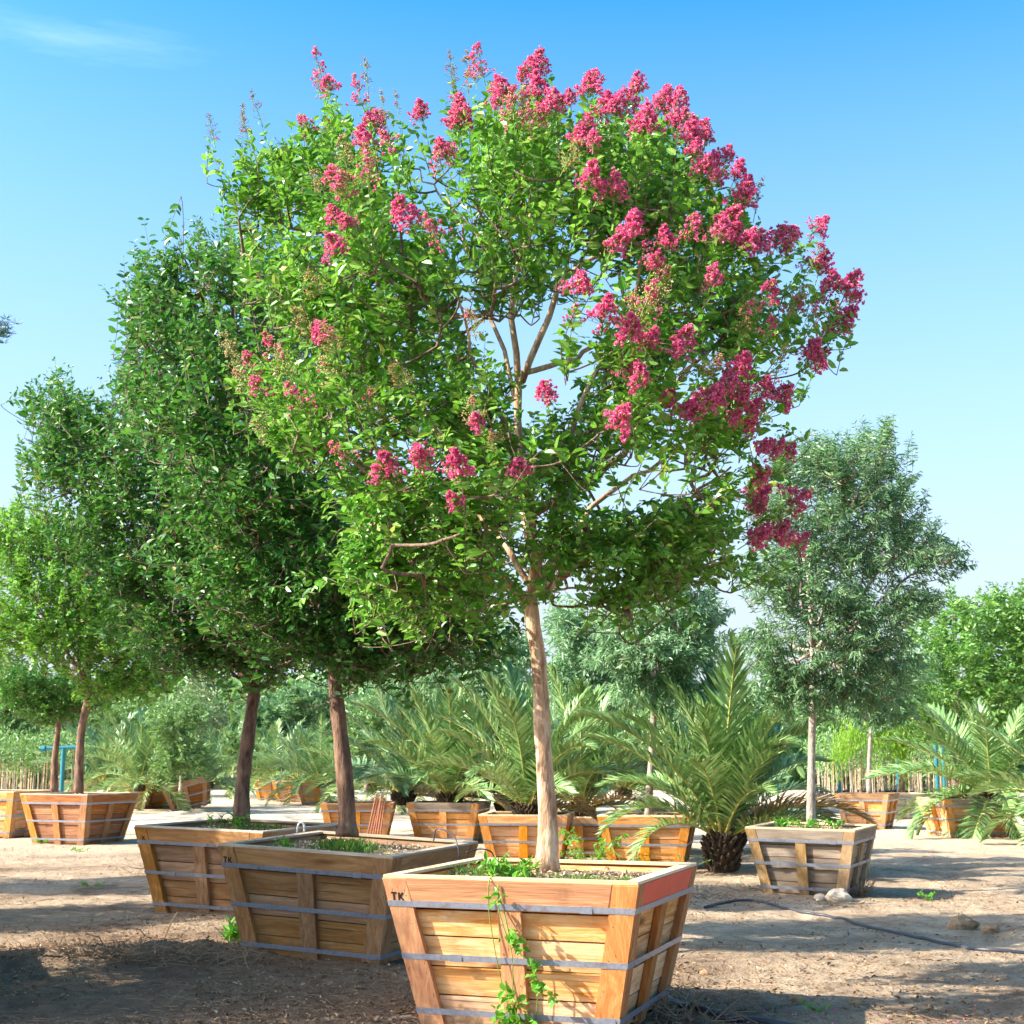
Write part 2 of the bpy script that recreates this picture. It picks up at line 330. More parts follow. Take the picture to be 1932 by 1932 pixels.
def soil_mat():
    m, t, b = mat('gravel_soil'); k = T(t); tc = k.n('ShaderNodeTexCoord')
    v = k.n('ShaderNodeTexVoronoi', {'Vector': tc.outputs['Object'], 'Scale': 75.}); n = k.noise(tc.outputs['Object'], 7., 5, .65)
    c = k.ramp(v.outputs['Color'], [(.1, lin('6d5a45')), (.5, lin('a08b70')), (.9, lin('d3c0a2'))])
    k.link(k.mix(k.ramp(n, [(.4, g1(0)), (.62, g1(.85))]), c, lin('5d4936')), b.inputs['Base Color'])
    k.bump(v.outputs['Distance'], .8, .015, b); b.inputs['Roughness'].default_value = .95; return m
SOIL = soil_mat()
def ground_mat():
    m, t, b = mat('sandy_dirt'); k = T(t); tc = k.n('ShaderNodeTexCoord'); o = tc.outputs['Object']
    big = k.noise(o, .22, 5, .6); mid = k.noise(o, 1.5, 6, .62); fin = k.noise(o, 7., 6, .62); gr = k.noise(o, 50., 3, .6)
    c = k.ramp(mid, [(.3, lin('8d7a64')), (.5, lin('b09c80')), (.7, lin('cab597'))])
    c = k.mix(k.ramp(fin, [(.36, g1(.5)), (.54, g1(0))]), c, lin('8f7557'))
    # mulchy soil near the rows of boxes, foreground shade also darkened into its colour (world y below ~17 m), bare pale road beyond
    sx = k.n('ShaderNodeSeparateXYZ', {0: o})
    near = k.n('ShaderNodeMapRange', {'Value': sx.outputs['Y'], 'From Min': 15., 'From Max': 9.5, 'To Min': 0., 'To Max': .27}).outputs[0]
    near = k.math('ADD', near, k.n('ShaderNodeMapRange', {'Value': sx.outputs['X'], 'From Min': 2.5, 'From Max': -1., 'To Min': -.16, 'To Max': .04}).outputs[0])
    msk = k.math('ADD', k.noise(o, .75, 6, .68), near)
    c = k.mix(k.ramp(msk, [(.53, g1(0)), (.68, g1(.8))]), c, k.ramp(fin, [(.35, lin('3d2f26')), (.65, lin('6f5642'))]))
    red = k.noise(o, .9, 5, .7); c = k.mix(k.ramp(red, [(.58, g1(0)), (.74, g1(.4))]), c, lin('8d5f42'))
    far = k.n('ShaderNodeMapRange', {'Value': sx.outputs['Y'], 'From Min': 21., 'From Max': 33., 'To Min': 0., 'To Max': .75}).outputs[0]
    c = k.mix(far, c, lin('e6d4b6'))
    c = k.mix(k.ramp(gr, [(.40, g1(.45)), (.58, g1(0))]), c, lin('6d5843'))
    k.link(c, b.inputs['Base Color']); b.inputs['Roughness'].default_value = .95; b.inputs['Specular IOR Level'].default_value = .1
    k.bump(k.math('ADD', k.math('MULTIPLY', mid, 2.), k.math('ADD', fin, k.math('MULTIPLY', gr, .4))), .9, .05, b); return m
GROUND = ground_mat()

# ------------------------------------------------------------------ ground
MOUNDS += [(-2.75, 11.6, .75, .38, .10), (-3.2, 11.0, .8, .3, .07), (4.75, 12.6, .45, .3, .14), (4.9, 13.0, .5, .35, .08), (5.6, 12.2, .4, .25, .10), (1.75, 9.1, .5, .25, .03), (-8.9, 40.2, .6, .5, .15), (-1.0, 8.9, .7, .5, .03), (3.6, 9.2, .5, .2, .05)]
def grow(a, step, lim, k): 
    r = [a]
    while abs(r[-1]) < lim: r.append(r[-1] + math.copysign(step, a)); step *= k
    return r
xs = np.concatenate([np.array(grow(-7., .12, 420, 1.07))[::-1], np.arange(-6.93, 6.95, .07), grow(7., .12, 420, 1.07)])
ys = [5.0]
while ys[-1] < 700: ys.append(ys[-1] + max(.045, .0062 * ys[-1] if ys[-1] < 45 else .06 * ys[-1]))
ys = np.concatenate([[-120, -60, -30, -14, -6, -2, 0, 1.5, 2.8, 3.8, 4.5], ys])
X, Y = np.meshgrid(xs, ys); Z = gz(X, Y)
fade = np.clip((Y - 30) / 20, 0, 1); Z = Z * (1 - fade) + (-.045) * fade
ny, nx = X.shape; ii = np.arange(ny - 1)[:, None] * nx + np.arange(nx - 1)[None]
Q = np.stack([ii, ii + 1, ii + nx + 1, ii + nx], -1).reshape(-1, 4)
gmb = MB().add(np.stack([X, Y, Z], -1), Q)
tag(gmb.build('ground', GROUND, smooth=True), kind='structure')
# far hill, only its shoulder shows at the left edge
hx = np.linspace(-260, 60, 60); hz = 22 * np.exp(-((hx + 165) / 75) ** 2) + 3 * fbm(hx * .03, hx * 0 + 2, 4, 3) - 3
hb = MB(); rows = []
for k_, (yy, f_) in enumerate(((330, 0.), (370, .6), (430, 1.), (520, .5), (600, 0))): rows.append(np.stack([hx * (yy / 430), hx * 0 + yy, np.maximum(hz * f_, -2)], -1))
rows = np.stack(rows); q = np.arange(4)[:, None] * 60 + np.arange(59)[None]
hb.add(rows, np.stack([q, q + 1, q + 61, q + 60], -1).reshape(-1, 4))
HILL = simple('dry_hill', lin('8f8d86'), .95, 0, .15, .05)
tag(hb.build('hills', HILL, smooth=True), kind='structure')

# ------------------------------------------------------------------ planter boxes
PT, PWID = .040, .145
_boxmesh = {}
NAIL = simple('rusty_nail', lin('4a3a30'), .6, .3, .2)
SEAL = simple('strap_seal', lin('7c8088'), .4, .4, .15, 40., .5)
def box_meshes(W, h):
    if (W, h) in _boxmesh: return _boxmesh[W, h]
    g = np.random.default_rng(int(W * 100 + h * 1000)); a1 = W / 2; a0 = a1 - .185 * h / .86
    A = lambda z: a0 + (a1 - a0) * z / h
    pw = PWID * W / 1.52
    def prism(name, z0, z1, xa, xb, off, th, axis, cham=.004):
        """plank on the sloping side facing -Y; xa, xb give its ends at a height; off = outer face inside the post plane"""
        V = []
        for z in (z0, z1):
            for inset in (0, th):
                yo = -(A(z) - off) + inset
                V += [(xa(z), yo, z), (xb(z), yo, z)]
        V = np.array(V) + g.normal(size=(8, 3)) * .0012
        # chamfered outer long edges: split the outer face so its rim falls back a little
        o = [0, 1, 5, 4]; c = V[o].mean(0); inner = V[o] + nrm(c - V[o]) * cham * 1.5; inner[:, 1] -= cham * .6
        V = np.vstack([V, inner])
        Fq = np.array([[8, 9, 10, 11], [0, 1, 9, 8], [1, 5, 10, 9], [5, 4, 11, 10], [4, 0, 8, 11], [2, 6, 7, 3], [0, 2, 3, 1], [4, 5, 7, 6], [0, 4, 6, 2], [1, 3, 7, 5]])
        return MB().add(V, Fq).mesh(name, wood('honey', axis))
    M = {'board': [[], []], 'post': [[], []], 'rail': [], 'cap': []}
    nrow = 5; zz = np.linspace(.03 * h, h * .985, nrow + 1) + np.concatenate([[0], g.uniform(-.02, .02, nrow - 1), [0]])
    for par in (0, 1):
        cut = .024 if par else 0.
        for j in range(nrow):
            e = PT + .002 + cut
            M['board'][par].append(prism('board', zz[j] + .003, zz[j + 1] - .004, lambda z: -(A(z) - e), lambda z: A(z) - e, PT + .001 + g.uniform(0, .006), .022, 'X', .002))
        s = PT + .002 if par else 0.
        M['post'][par] += [prism('post', 0.005, h, lambda z: -A(z) + s, lambda z: -A(z) + pw, 0, PT, 'Z'),
                           prism('post', 0.005, h, lambda z: A(z) - pw, lambda z: A(z) - s, 0, PT, 'Z'),
                           prism('post', 0.02, h * .845, lambda z: -pw * .48, lambda z: pw * .48, 0.002, PT - .003, 'Z')]
    M['rail'] = prism('rail', h * .85, h - .001, lambda z: -A(z) + pw + .002, lambda z: A(z) - pw - .002, .001, PT - .002, 'X')
    ci = a1 - .004; cw = .075
    V = np.array([(-ci, -ci, 0), (ci, -ci, 0), (ci - cw, -ci + cw, 0), (-ci + cw, -ci + cw, 0)]); V = np.vstack([V * 1., V + [0, 0, .017]]); V[:, 2] += h + .001
    M['cap'] = MB().add(V, np.array([[0, 3, 2, 1], [4, 5, 6, 7], [0, 1, 5, 4], [1, 2, 6, 5], [2, 3, 7, 6], [3, 0, 4, 7]])).mesh('cap_board', wood('cap', 'X'))
    M['strap'] = []
    for zf in (.835, .49, .135):
        z0, z1 = zf * h - .017, zf * h + .017; V = []
        for z, o_ in ((z0, .0015), (z0, .005), (z1, .005), (z1, .0015)):
            r_ = A(z) + o_; V += [(-r_, -r_, z), (r_, -r_, z), (r_, r_, z), (-r_, r_, z)]
        Fq = []
        for k in range(4):
            k2 = (k + 1) % 4
            for a_, b_ in ((0, 1), (1, 2), (2, 3), (3, 0)): Fq.append([a_ * 4 + k, a_ * 4 + k2, b_ * 4 + k2, b_ * 4 + k])
        M['strap'].append(MB().add(V, np.array(Fq)).mesh('strap', STRAP))
    n = 26; si = A(h - .05) - PT - .024; u = np.linspace(-si, si, n); SX, SY = np.meshgrid(u, u)
    SZ = h - .045 + .035 * np.exp(-(SX ** 2 + SY ** 2) / .12) + .02 * fbm(SX * 5 + W, SY * 5, 31, 3)
    q = np.arange(n - 1)[:, None] * n + np.arange(n - 1)[None]
    M['soil'] = MB().add(np.stack([SX, SY, SZ], -1), np.stack([q, q + 1, q + n + 1, q + n], -1).reshape(-1, 4)).mesh('soil', SOIL, True)
    # pebbles and bark chips lying on the soil
    k = 900; px_, py_ = g.uniform(-si * .97, si * .97, (2, k)); d = rnd_dirs(k, g); d[:, 2] *= .3; nn = nrm(g.normal(size=(k, 3)) * .5 + [0, 0, 1])
    pz = h - .04 + .035 * np.exp(-(px_ ** 2 + py_ ** 2) / .12) + .02 * fbm(px_ * 5 + W, py_ * 5, 31, 3)
    M['chips'] = MB().add(*blades(np.stack([px_, py_, pz + .004], -1), nrm(d), nn, g.uniform(.012, .045, k), g.uniform(.008, .02, k), .3, .1)).mesh('bark_chips', CHIP)
    # nail heads on the posts, crimped strap seals
    nb = MB(); hexa = np.arange(6) * pi / 3
    for kq in range(4):
        ca, sa = cos(kq * pi / 2), sin(kq * pi / 2)
        for pc in (-1, 0, 1):
            for j in range(nrow):
                for sx_ in (-.28, .28):
                    z = (zz[j] + zz[j + 1]) / 2 + g.uniform(-.02, .02)
                    if pc == 0 and z > h * .8: continue
                    x = pc * (A(z) - pw / 2) + pw * sx_ + g.uniform(-.008, .008); V = np.array([[x + .0042 * cos(t), -A(z) - .0022, z + .0042 * sin(t)] for t in hexa])
                    V = np.stack([V[:, 0] * ca - V[:, 1] * sa, V[:, 0] * sa + V[:, 1] * ca, V[:, 2]], -1); nb.add(V, np.array([[0, 1, 2, 3, 4, 5]]))
    M['nails'] = nb.mesh('nail_heads', NAIL)
    M['seal'] = []
    for zf, xq in ((.835, .30), (.49, -.22), (.135, .36)):
        z0 = zf * h; y_ = -(A(z0) + .0085); x0 = xq * W; V = [(x0 + dx, y_ + dy, z0 + dz) for dy in (0, .006) for dx, dz in ((-.035, -.020), (.035, -.020), (.035, .020), (-.035, .020))]
        M['seal'].append(MB().add(V, np.array([[0, 1, 2, 3], [7, 6, 5, 4], [0, 4, 5, 1], [1, 5, 6, 2], [2, 6, 7, 3], [3, 7, 4, 0]])).mesh('seal', SEAL))
    M['A'] = A; M['si'] = si
    _boxmesh[W, h] = M; return M
CHIP = leaf_mat('bark_chip', [lin('7b6348'), lin('a58d6c'), lin('c9b392'), lin('dccbb0')], tf=.02, rough=.95, spec=.1)
def planter(label, cx, cy, yaw, W, h, style, zt=None, tilt=(0, 0), group='wooden tree boxes', chips=True, red=False, mark=None, dz=0.):
    M = box_meshes(W, h); z0 = (zt - h) if zt is not None else float(gz(cx, cy)) - .02 + dz
    r = thing('planter_box', label, 'planter', (cx, cy, z0), yaw, group)
    r.rotation_euler = (tilt[0], tilt[1], yaw)
    bd, ps, cp = style
    def put(name, me, k, m):
        o = link(name, me, r); o.rotation_euler = (0, 0, k * pi / 2)
        o.material_slots[0].link = 'OBJECT'; o.material_slots[0].material = m; return o
    for k in range(4):
        for me in M['board'][k % 2]: put('board', me, k, wood(bd, 'X'))
        for me in M['post'][k % 2]: put('post', me, k, wood(ps, 'Z'))
        o = put('rail', M['rail'], k, REDPAINT if red and k == 1 else wood(bd if style[0] != 'honey' else 'post', 'X'))
        if red and k == 1: o['label'] = 'top rail painted coral red'
        put('cap_board', M['cap'], k, wood(cp, 'X'))
    for me, sm in zip(M['strap'], M['seal']):
        so_ = link('strap', me, r)
        if chips: link('seal', sm, so_)
    link('soil', M['soil'], r)
    if chips: tag(link('bark_chips', M['chips'], r), kind='stuff'); tag(link('nail_heads', M['nails'], r), kind='stuff')
    if mark:
        # stencilled letters on the front-left corner post, following its slope
        A = M['A']; b = MB(); s = mark
        def bar(x0, z0_, x1, z1_, wd):
            p0, p1 = np.array([x0, z0_]), np.array([x1, z1_]); n_ = np.array([-(p1 - p0)[1], (p1 - p0)[0]]); n_ = n_ / np.linalg.norm(n_) * wd / 2
            q_ = [p0 - n_, p1 - n_, p1 + n_, p0 + n_]
            V = [(a_, -A(h - .125 + c_) - o_, h - .125 + c_) for o_ in (.0042, .0036) for a_, c_ in q_]
            b.add(V, np.array([[0, 1, 2, 3], [4, 7, 6, 5], [0, 4, 5, 1], [1, 5, 6, 2], [2, 6, 7, 3], [3, 7, 4, 0]]))
        x = -W / 2 + .050; t_ = s * .24
        bar(x, s, x + s * .8, s, t_); bar(x + s * .4, s * .86, x + s * .4, 0, t_)
        x += s * 1.15; bar(x, 0, x, s * 1.08, t_); bar(x + t_ * .7, s * .50, x + s * .62, s * 1.06, t_); bar(x + t_ * .7, s * .52, x + s * .66, 0, t_)
        b.build('stencil_lettering', INK, r)
    return r
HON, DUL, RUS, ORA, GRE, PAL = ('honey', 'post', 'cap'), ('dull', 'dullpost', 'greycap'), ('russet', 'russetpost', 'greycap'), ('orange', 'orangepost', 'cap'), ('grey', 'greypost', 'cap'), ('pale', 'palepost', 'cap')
B1 = planter('honey coloured slatted box in front, holding the pink flowering tree, one top rail painted red', .221, 8.977, -.338, 1.523, .865, HON, zt=.822, red=True, mark=.042)
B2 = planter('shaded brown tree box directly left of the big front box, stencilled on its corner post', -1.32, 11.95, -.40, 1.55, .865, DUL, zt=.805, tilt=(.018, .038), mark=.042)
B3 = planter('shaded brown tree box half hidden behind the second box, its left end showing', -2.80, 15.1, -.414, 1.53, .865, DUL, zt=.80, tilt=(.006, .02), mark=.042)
B4 = planter('reddish brown tree box at the left, turned with a corner towards the viewer', -7.87, 26.6, -.387, 1.49, .90, RUS, zt=.825)
B5 = planter('sunlit pale tree box cut by the left picture edge, behind the reddish corner-on box', -10.05, 28.9, -.30, 1.5, .88, ORA)
B13 = planter('weathered grey-brown tree box on the right with the grey trunked tree', 3.45, 16.85, -.44, 1.24, .745, GRE, zt=.705, tilt=(.008, .012))
B12 = planter('sunlit orange tree box striped by palm frond shadows, just left of the stout palm', 1.92, 20.5, -.20, 1.29, .74, ORA, zt=.695)
B14 = planter('bright orange tree box in the right middle distance under a thin pale trunk', 7.72, 31.7, -.459, 1.164, .74, ORA, zt=.69)
B15 = planter('small pale grey board box between two orange boxes at the far right', 9.75, 36.6, .12, 1.02, .62, PAL, chips=False)
B16 = planter('orange tree box at the right edge half covered by drooping palm fronds', 8.95, 28.8, .10, 1.45, .74, ORA)
B9 = planter('orange tree box with a pale weathered top rail, behind the second box', -1.15, 27.0, -.16, 1.33, .72, ORA)
B8 = planter('orange tree box with rusty rods leaning on it, beside the second dark trunk', -2.78, 26.6, .03, 1.30, .72, ORA)
B10 = planter('orange box behind the main trunk, overhung by palm fronds', .23, 21.6, -.12, 1.30, .72, ORA)
B11 = planter('low orange box in the gap between the main trunk and the frond-striped box', 1.12, 23.6, -.1, 1.25, .62, ORA)
B6 = planter('tilted reddish box standing askew on the pale road at left', -9.1, 41.5, .12, 1.30, .80, RUS, tilt=(.02, -.24), dz=.10)
far = []
for (u, y, lab, st) in ((140, 47, 'farthest left pale box behind the reddish corner-on box', ORA), (248, 43, 'box half hidden by palm fronds right of the left trunk', ORA), (288, 44, 'box mostly buried in palm fronds beside the tilted box', ORA),
                        (520, 52, 'small far box between the two dark trunks', ORA), (556, 50, 'small far box near the second dark trunk', ORA), (600, 47, 'small far box just left of the second dark trunk', ORA)):
    p = P(u, 1500, y); far.append(planter(lab, p[0], y, rng.uniform(-.3, .1), 1.25, .74, st, group='wooden tree boxes', chips=False))

for bx, kd in ((B9, 'grey'), (B8, 'orange'), (B16, 'grey'), (B14, 'orange')):       # greyed top rails on some of the orange boxes
    for c in bx.children:
        if c.name.startswith(('rail', 'cap')): c.material_slots[0].material = wood('grey' if kd == 'grey' else 'dull', 'X')
# ------------------------------------------------------------------ trees
def make_twigs(B, D, Lt, K, leafL, leafW, g, droop_g=.12, grav=.10, spread=.85, flat=.45, ldroop=.14):
    """leafy shoots: returns twig centre lines and leaf arrays"""
    m = len(B); J = K // 2
    side = nrm(np.cross(D, g.normal(size=(m, 3)))); bend = side * g.uniform(-.18, .18, (m, 1)) + np.array([0, 0, -1]) * g.uniform(0, 2 * grav, (m, 1))
    def at(t): return B[:, None] + D[:, None] * (t * Lt[:, None])[..., None] + bend[:, None] * (t ** 2 * Lt[:, None])[..., None]
    tk = np.broadcast_to(np.linspace(0, 1, 4), (m, 4)); path = at(tk)
    t = np.broadcast_to(np.linspace(.10, 1., J), (m, J)) + g.uniform(-.03, .03, (m, J))
    Pp = at(t); Tn = nrm(D[:, None] + bend[:, None] * 2 * t[..., None])
    u = nrm(np.cross(Tn, np.array([0, 0, 1.]) + g.normal(size=(m, 1, 3)) * .35)); w_ = np.cross(u, Tn)
    ph = g.normal(size=(m, J)) * flat
    s = u * np.cos(ph)[..., None] + w_ * np.sin(ph)[..., None]
    Ps, Ds, Ns, Ls = [], [], [], []
    taper = 1 - .45 * np.clip(t - .55, 0, 1) / .45 * 1.0
    for sg in (1, -1):
        jit = g.normal(size=(m, J, 3))
        d = nrm(Tn * g.uniform(.35, .75, (m, J, 1)) + s * sg * spread + jit * .20 + np.array([0, 0, -droop_g]))
        n = nrm(w_ + np.array([-.15, -.1, .45]) + g.normal(size=(m, J, 3)) * .62); n = nrm(n - (n * d).sum(-1, keepdims=True) * d)
        Ps.append(Pp + jit * .006); Ds.append(d); Ns.append(n); Ls.append(leafL * taper * g.uniform(.55, 1.25, (m, J)))
    c = lambda a: np.concatenate([x.reshape(-1, 3) for x in a])
    Ln = np.concatenate([x.ravel() for x in Ls])
    return path, (c(Ps), c(Ds), c(Ns), Ln, Ln * leafW * g.uniform(.85, 1.15, len(Ln)), .16, ldroop)

def sample_lobes(lobes, n, g, shell=2.6):
    """lobes: (x, y, z, rx, ry, rz, weight) -> points, outward directions"""
    lb = np.array(lobes, float); w_ = lb[:, 6] * (lb[:, 3] * lb[:, 5]) ** .9; i = g.choice(len(lb), n, p=w_ / w_.sum())
    d = rnd_dirs(n, g); r = g.uniform(0, 1, n) ** (1 / shell)
    return lb[i, :3] + d * lb[i, 3:6] * r[:, None], d

def build_tree(root, trunk, tr, limbs, tips, dirs, Lt, K, leaf, leafmat, barkmat, g, twig_r=.0035, connect=True, loc=np.zeros(3), n_leaf_obj=0, leaf_kw={}, ns=10, limb_mat=None, limb_name='limb'):
    """trunk, limbs, joined-up branches, twigs, leaves - all as parts of root (positions are world, root at loc)"""
    loc = np.asarray(loc, float); lm = limb_mat or barkmat; bmat = BRANCH
    tp = smooth_path(trunk, 14); rr = np.interp(np.linspace(0, 1, 14), np.linspace(0, 1, len(tr)), tr) * (1 + .06 * g.normal(size=14))
    MB().add(*tubes(tp - loc, rr, 14)).build('trunk', barkmat, root, True)
    nodes = [tp[-1]]; noder = [rr[-1]]
    for lp, (r0, r1) in limbs:
        q = smooth_path(lp, 16); q[2:] += g.normal(size=(14, 3)) * .012
        r = np.linspace(1, 0, 16) ** .8 * (r0 - r1) + r1
        MB().add(*tubes(q - loc, r, ns)).build(limb_name, lm, root, True)
        nodes += list(q[3:]); noder += list(r[3:])
    B = tips - dirs * Lt[:, None]
    if connect:
        S = np.array(nodes); d0 = np.sqrt(((B[:, None] - S[None]) ** 2).sum(-1)).min(1); order = np.argsort(d0)
        cap = len(S) + 3 * len(B); N = np.zeros((cap, 3)); N[:len(S)] = S; par = np.full(cap, -1); nn = len(S); cnt = np.zeros(cap)
        lim = np.full(cap, .012); lim[:len(S)] = noder; segs = []
        for i in order:
            b = B[i]; dd = N[:nn] - b; dist = np.sqrt((dd ** 2).sum(1)) + .35 * np.clip(dd[:, 2], 0, 1)  # prefer joints below
            j = int(np.argmin(dist)); a = N[j]; L_ = np.linalg.norm(b - a)
            c1 = a + (b - a) * .35 + np.array([0, 0, -.03 * L_]) + g.normal(size=3) * .025 * L_; c2 = a + (b - a) * .78 - dirs[i] * .10 * L_
            bz = [(1 - t) ** 3 * a + 3 * (1 - t) ** 2 * t * c1 + 3 * (1 - t) * t * t * c2 + t ** 3 * b for t in (.33, .66)]
            N[nn] = bz[0]; par[nn] = j; N[nn + 1] = bz[1]; par[nn + 1] = nn; N[nn + 2] = b; par[nn + 2] = nn + 1; cnt[nn + 2] = 1
            segs.append((j, nn, nn + 1, nn + 2, c1, c2)); nn += 3
        for k in range(nn - 1, len(S) - 1, -1):
            if par[k] >= len(S): cnt[par[k]] += cnt[k]
        rad = twig_r * np.maximum(cnt, 1) ** .42
        ps, rs = [], []
        tz = np.linspace(0, 1, 7)[:, None]
        for j, m1, m2, b, c1, c2 in segs:
            a = N[j]; e = N[b]; rj = min(rad[m1] * 1.12, lim[j])
            ps.append((1 - tz) ** 3 * a + 3 * (1 - tz) ** 2 * tz * c1 + 3 * (1 - tz) * tz * tz * c2 + tz ** 3 * e); rs.append(np.interp(tz[:, 0], [0, .33, .66, 1], [rj, rad[m1] * .98, rad[m2] * .95, rad[b]]))
        mb = MB(); ps = np.array(ps) - loc; rs = np.array(rs); mb.add(*tubes(ps, rs, 5, False))
        tag(mb.build('branches', bmat, root, True), kind='stuff')
    path, lv = make_twigs(B, dirs, Lt, K, leaf[0], leaf[1], g, **leaf_kw)
    mb = MB(); r = np.broadcast_to(np.linspace(1, .35, 4) * twig_r, path.shape[:2]); mb.add(*tubes(path - loc, r, 3, False), 0)
    tag(mb.build('twigs', bmat, root), kind='stuff')
    Pp, D, N_, Ln, Wd, fo, dr = lv; Pp = Pp - loc
    keep = np.ones(len(Pp), bool)
    if n_leaf_obj:
        wp = Pp + loc; idx = np.argsort(wp[:, 1] - .0 * wp[:, 2])[:n_leaf_obj]; keep[idx] = False
        one = MB().add(*blades(np.zeros((1, 3)), np.array([[0, 1., 0]]), np.array([[0, 0, 1.]]), np.ones(1), np.array([leaf[1]]), fo, dr)).mesh('leaf', leafmat)
        for i in idx:
            o = link('leaf', one, root); S = np.cross(D[i], N_[i]); S /= np.linalg.norm(S); n_ = np.cross(S, D[i])
            o.matrix_local = Matrix(((S[0] * Ln[i], D[i][0] * Ln[i], n_[0] * Ln[i], Pp[i][0]), (S[1] * Ln[i], D[i][1] * Ln[i], n_[1] * Ln[i], Pp[i][1]), (S[2] * Ln[i], D[i][2] * Ln[i], n_[2] * Ln[i], Pp[i][2]), (0, 0, 0, 1)))
    mb = MB().add(*blades(Pp[keep], D[keep], N_[keep], Ln[keep], Wd[keep], fo, dr))
    tag(mb.build('foliage', leafmat, root), kind='stuff')
    return N_

def px_lobes(L_, y0, depth, g, two=True):
    """lobes written as (u, v, ru, rv[, dy]) on the photograph, pushed to their own depths -> world ellipsoids"""
    o = []
    cu = np.mean([l[0] for l in L_]); cv = np.mean([l[1] for l in L_]); ru = max(abs(l[0] - cu) for l in L_) + 60; rv = max(abs(l[1] - cv) for l in L_) + 60
    for l in L_:
        u, v, a, b = l[:4]; rn = min(1, math.hypot((u - cu) / ru, (v - cv) / rv)); dep = depth * math.sqrt(1 - rn * rn * .9)
        for sg in ((-1, 1) if two and dep > .5 else (g.choice([-.5, .5]),)):
            dy = l[4] if len(l) > 4 else sg * dep * g.uniform(.45, .75)
            y = y0 + dy; c = P(u, v, y); s = y / F
            o.append((*c, a * s, max(.3, min(a, b) * s * 1.1), b * s, 1.))
    return o
def twig_dirs(tips, dl, centre, g, up=.55, outw=.7, rnd=.5):
    o = nrm(tips - centre); return nrm(o * outw + np.array([0, 0, up]) + g.normal(size=tips.shape) * rnd + dl * .25)
def uv_of(p):
    q = p - np.array([0, 0, H]); d = q @ _fw; return 966 + F * q[:, 0] / d, 966 - F * (q @ _up) / d
def limb_px(pts, y0, dy, n=None):
    """pts on the photograph; depth drifts from 0 to dy along the limb"""
    k = len(pts); return np.array([P(u, v, y0 + dy * i / (k - 1)) for i, (u, v) in enumerate(pts)])

# --- the pink flowering tree in the front box
g = np.random.default_rng(11); Y1 = 9.1
T1 = thing('crepe_myrtle_tree', 'pink flowering tree with a smooth tan trunk growing from the front box', 'tree', P(1030, 1640, Y1))
loc1 = np.array(T1.location)
lobes1 = [(640, 330, 170, 140), (560, 500, 150, 110), (700, 590, 190, 160), (590, 760, 160, 110), (700, 900, 140, 80), (850, 740, 160, 130), (760, 430, 110, 120),
          (950, 290, 110, 130), (960, 450, 130, 90), (1120, 330, 160, 130), (1250, 340, 130, 130), (1300, 470, 140, 100), (1410, 560, 110, 90), (1230, 610, 140, 90),
          (1380, 740, 90, 90), (1190, 740, 120, 80), (1040, 840, 150, 110), (1270, 980, 130, 80), (1130, 990, 130, 80), (900, 900, 140, 90), (1270, 1060, 110, 50),
          (1060, 1020, 110, 60), (690, 1040, 90, 80, -.7), (840, 1010, 120, 80), (500, 350, 90, 70), (450, 310, 50, 50), (520, 270, 60, 50), (560, 1100, 60, 40, -.4), (900, 1110, 130, 60), (740, 1110, 110, 60), (1180, 1100, 100, 35),  (1000, 220, 120, 70), (1190, 240, 110, 70), (620, 230, 60, 60), (520, 690, 80, 60), (1380, 400, 60, 60), (1370, 940, 60, 90), (1390, 1040, 50, 50)]
lb = px_lobes(lobes1, Y1, 1.5, g)
n1 = 2600
tips, dl = sample_lobes(lb, n1 + 700, g, 2.4)
u_, v_ = uv_of(tips); ok = np.ones(len(tips), bool)
for hu, hv, hr, hs in ((1000, 610, 65, 60), (1095, 680, 55, 32), (1325, 855, 75, 36), (1185, 930, 70, 22), (800, 320, 40, 50), (770, 380, 30, 40), (1200, 890, 40, 30), (930, 560, 40, 60), (1195, 400, 40, 30)):
    ins = ((u_ - hu) / hr) ** 2 + ((v_ - hv) / hs) ** 2 < 1; ok &= ~(ins & (g.uniform(0, 1, len(tips)) < .93))
tips = tips[ok][:n1]; dl = dl[ok][:n1]
cen = P(1005, 900, Y1); dirs = twig_dirs(tips, dl, cen, g, .72, .75, .40); Lt = g.uniform(.24, .50, len(tips))
trunk = [P(1030, 1650, Y1), P(1034, 1550, Y1), P(1024, 1400, Y1), P(1018, 1260, Y1 - .02), P(1004, 1170, Y1), P(1002, 1120, Y1)]
LP = lambda pts, dy, r0, r1, s=0: (limb_px(pts, Y1, dy), (r0, r1))
C = [(1003, 1130), (1010, 1050), (994, 960), (985, 850), (975, 700), (972, 540), (1000, 400), (1012, 250)]
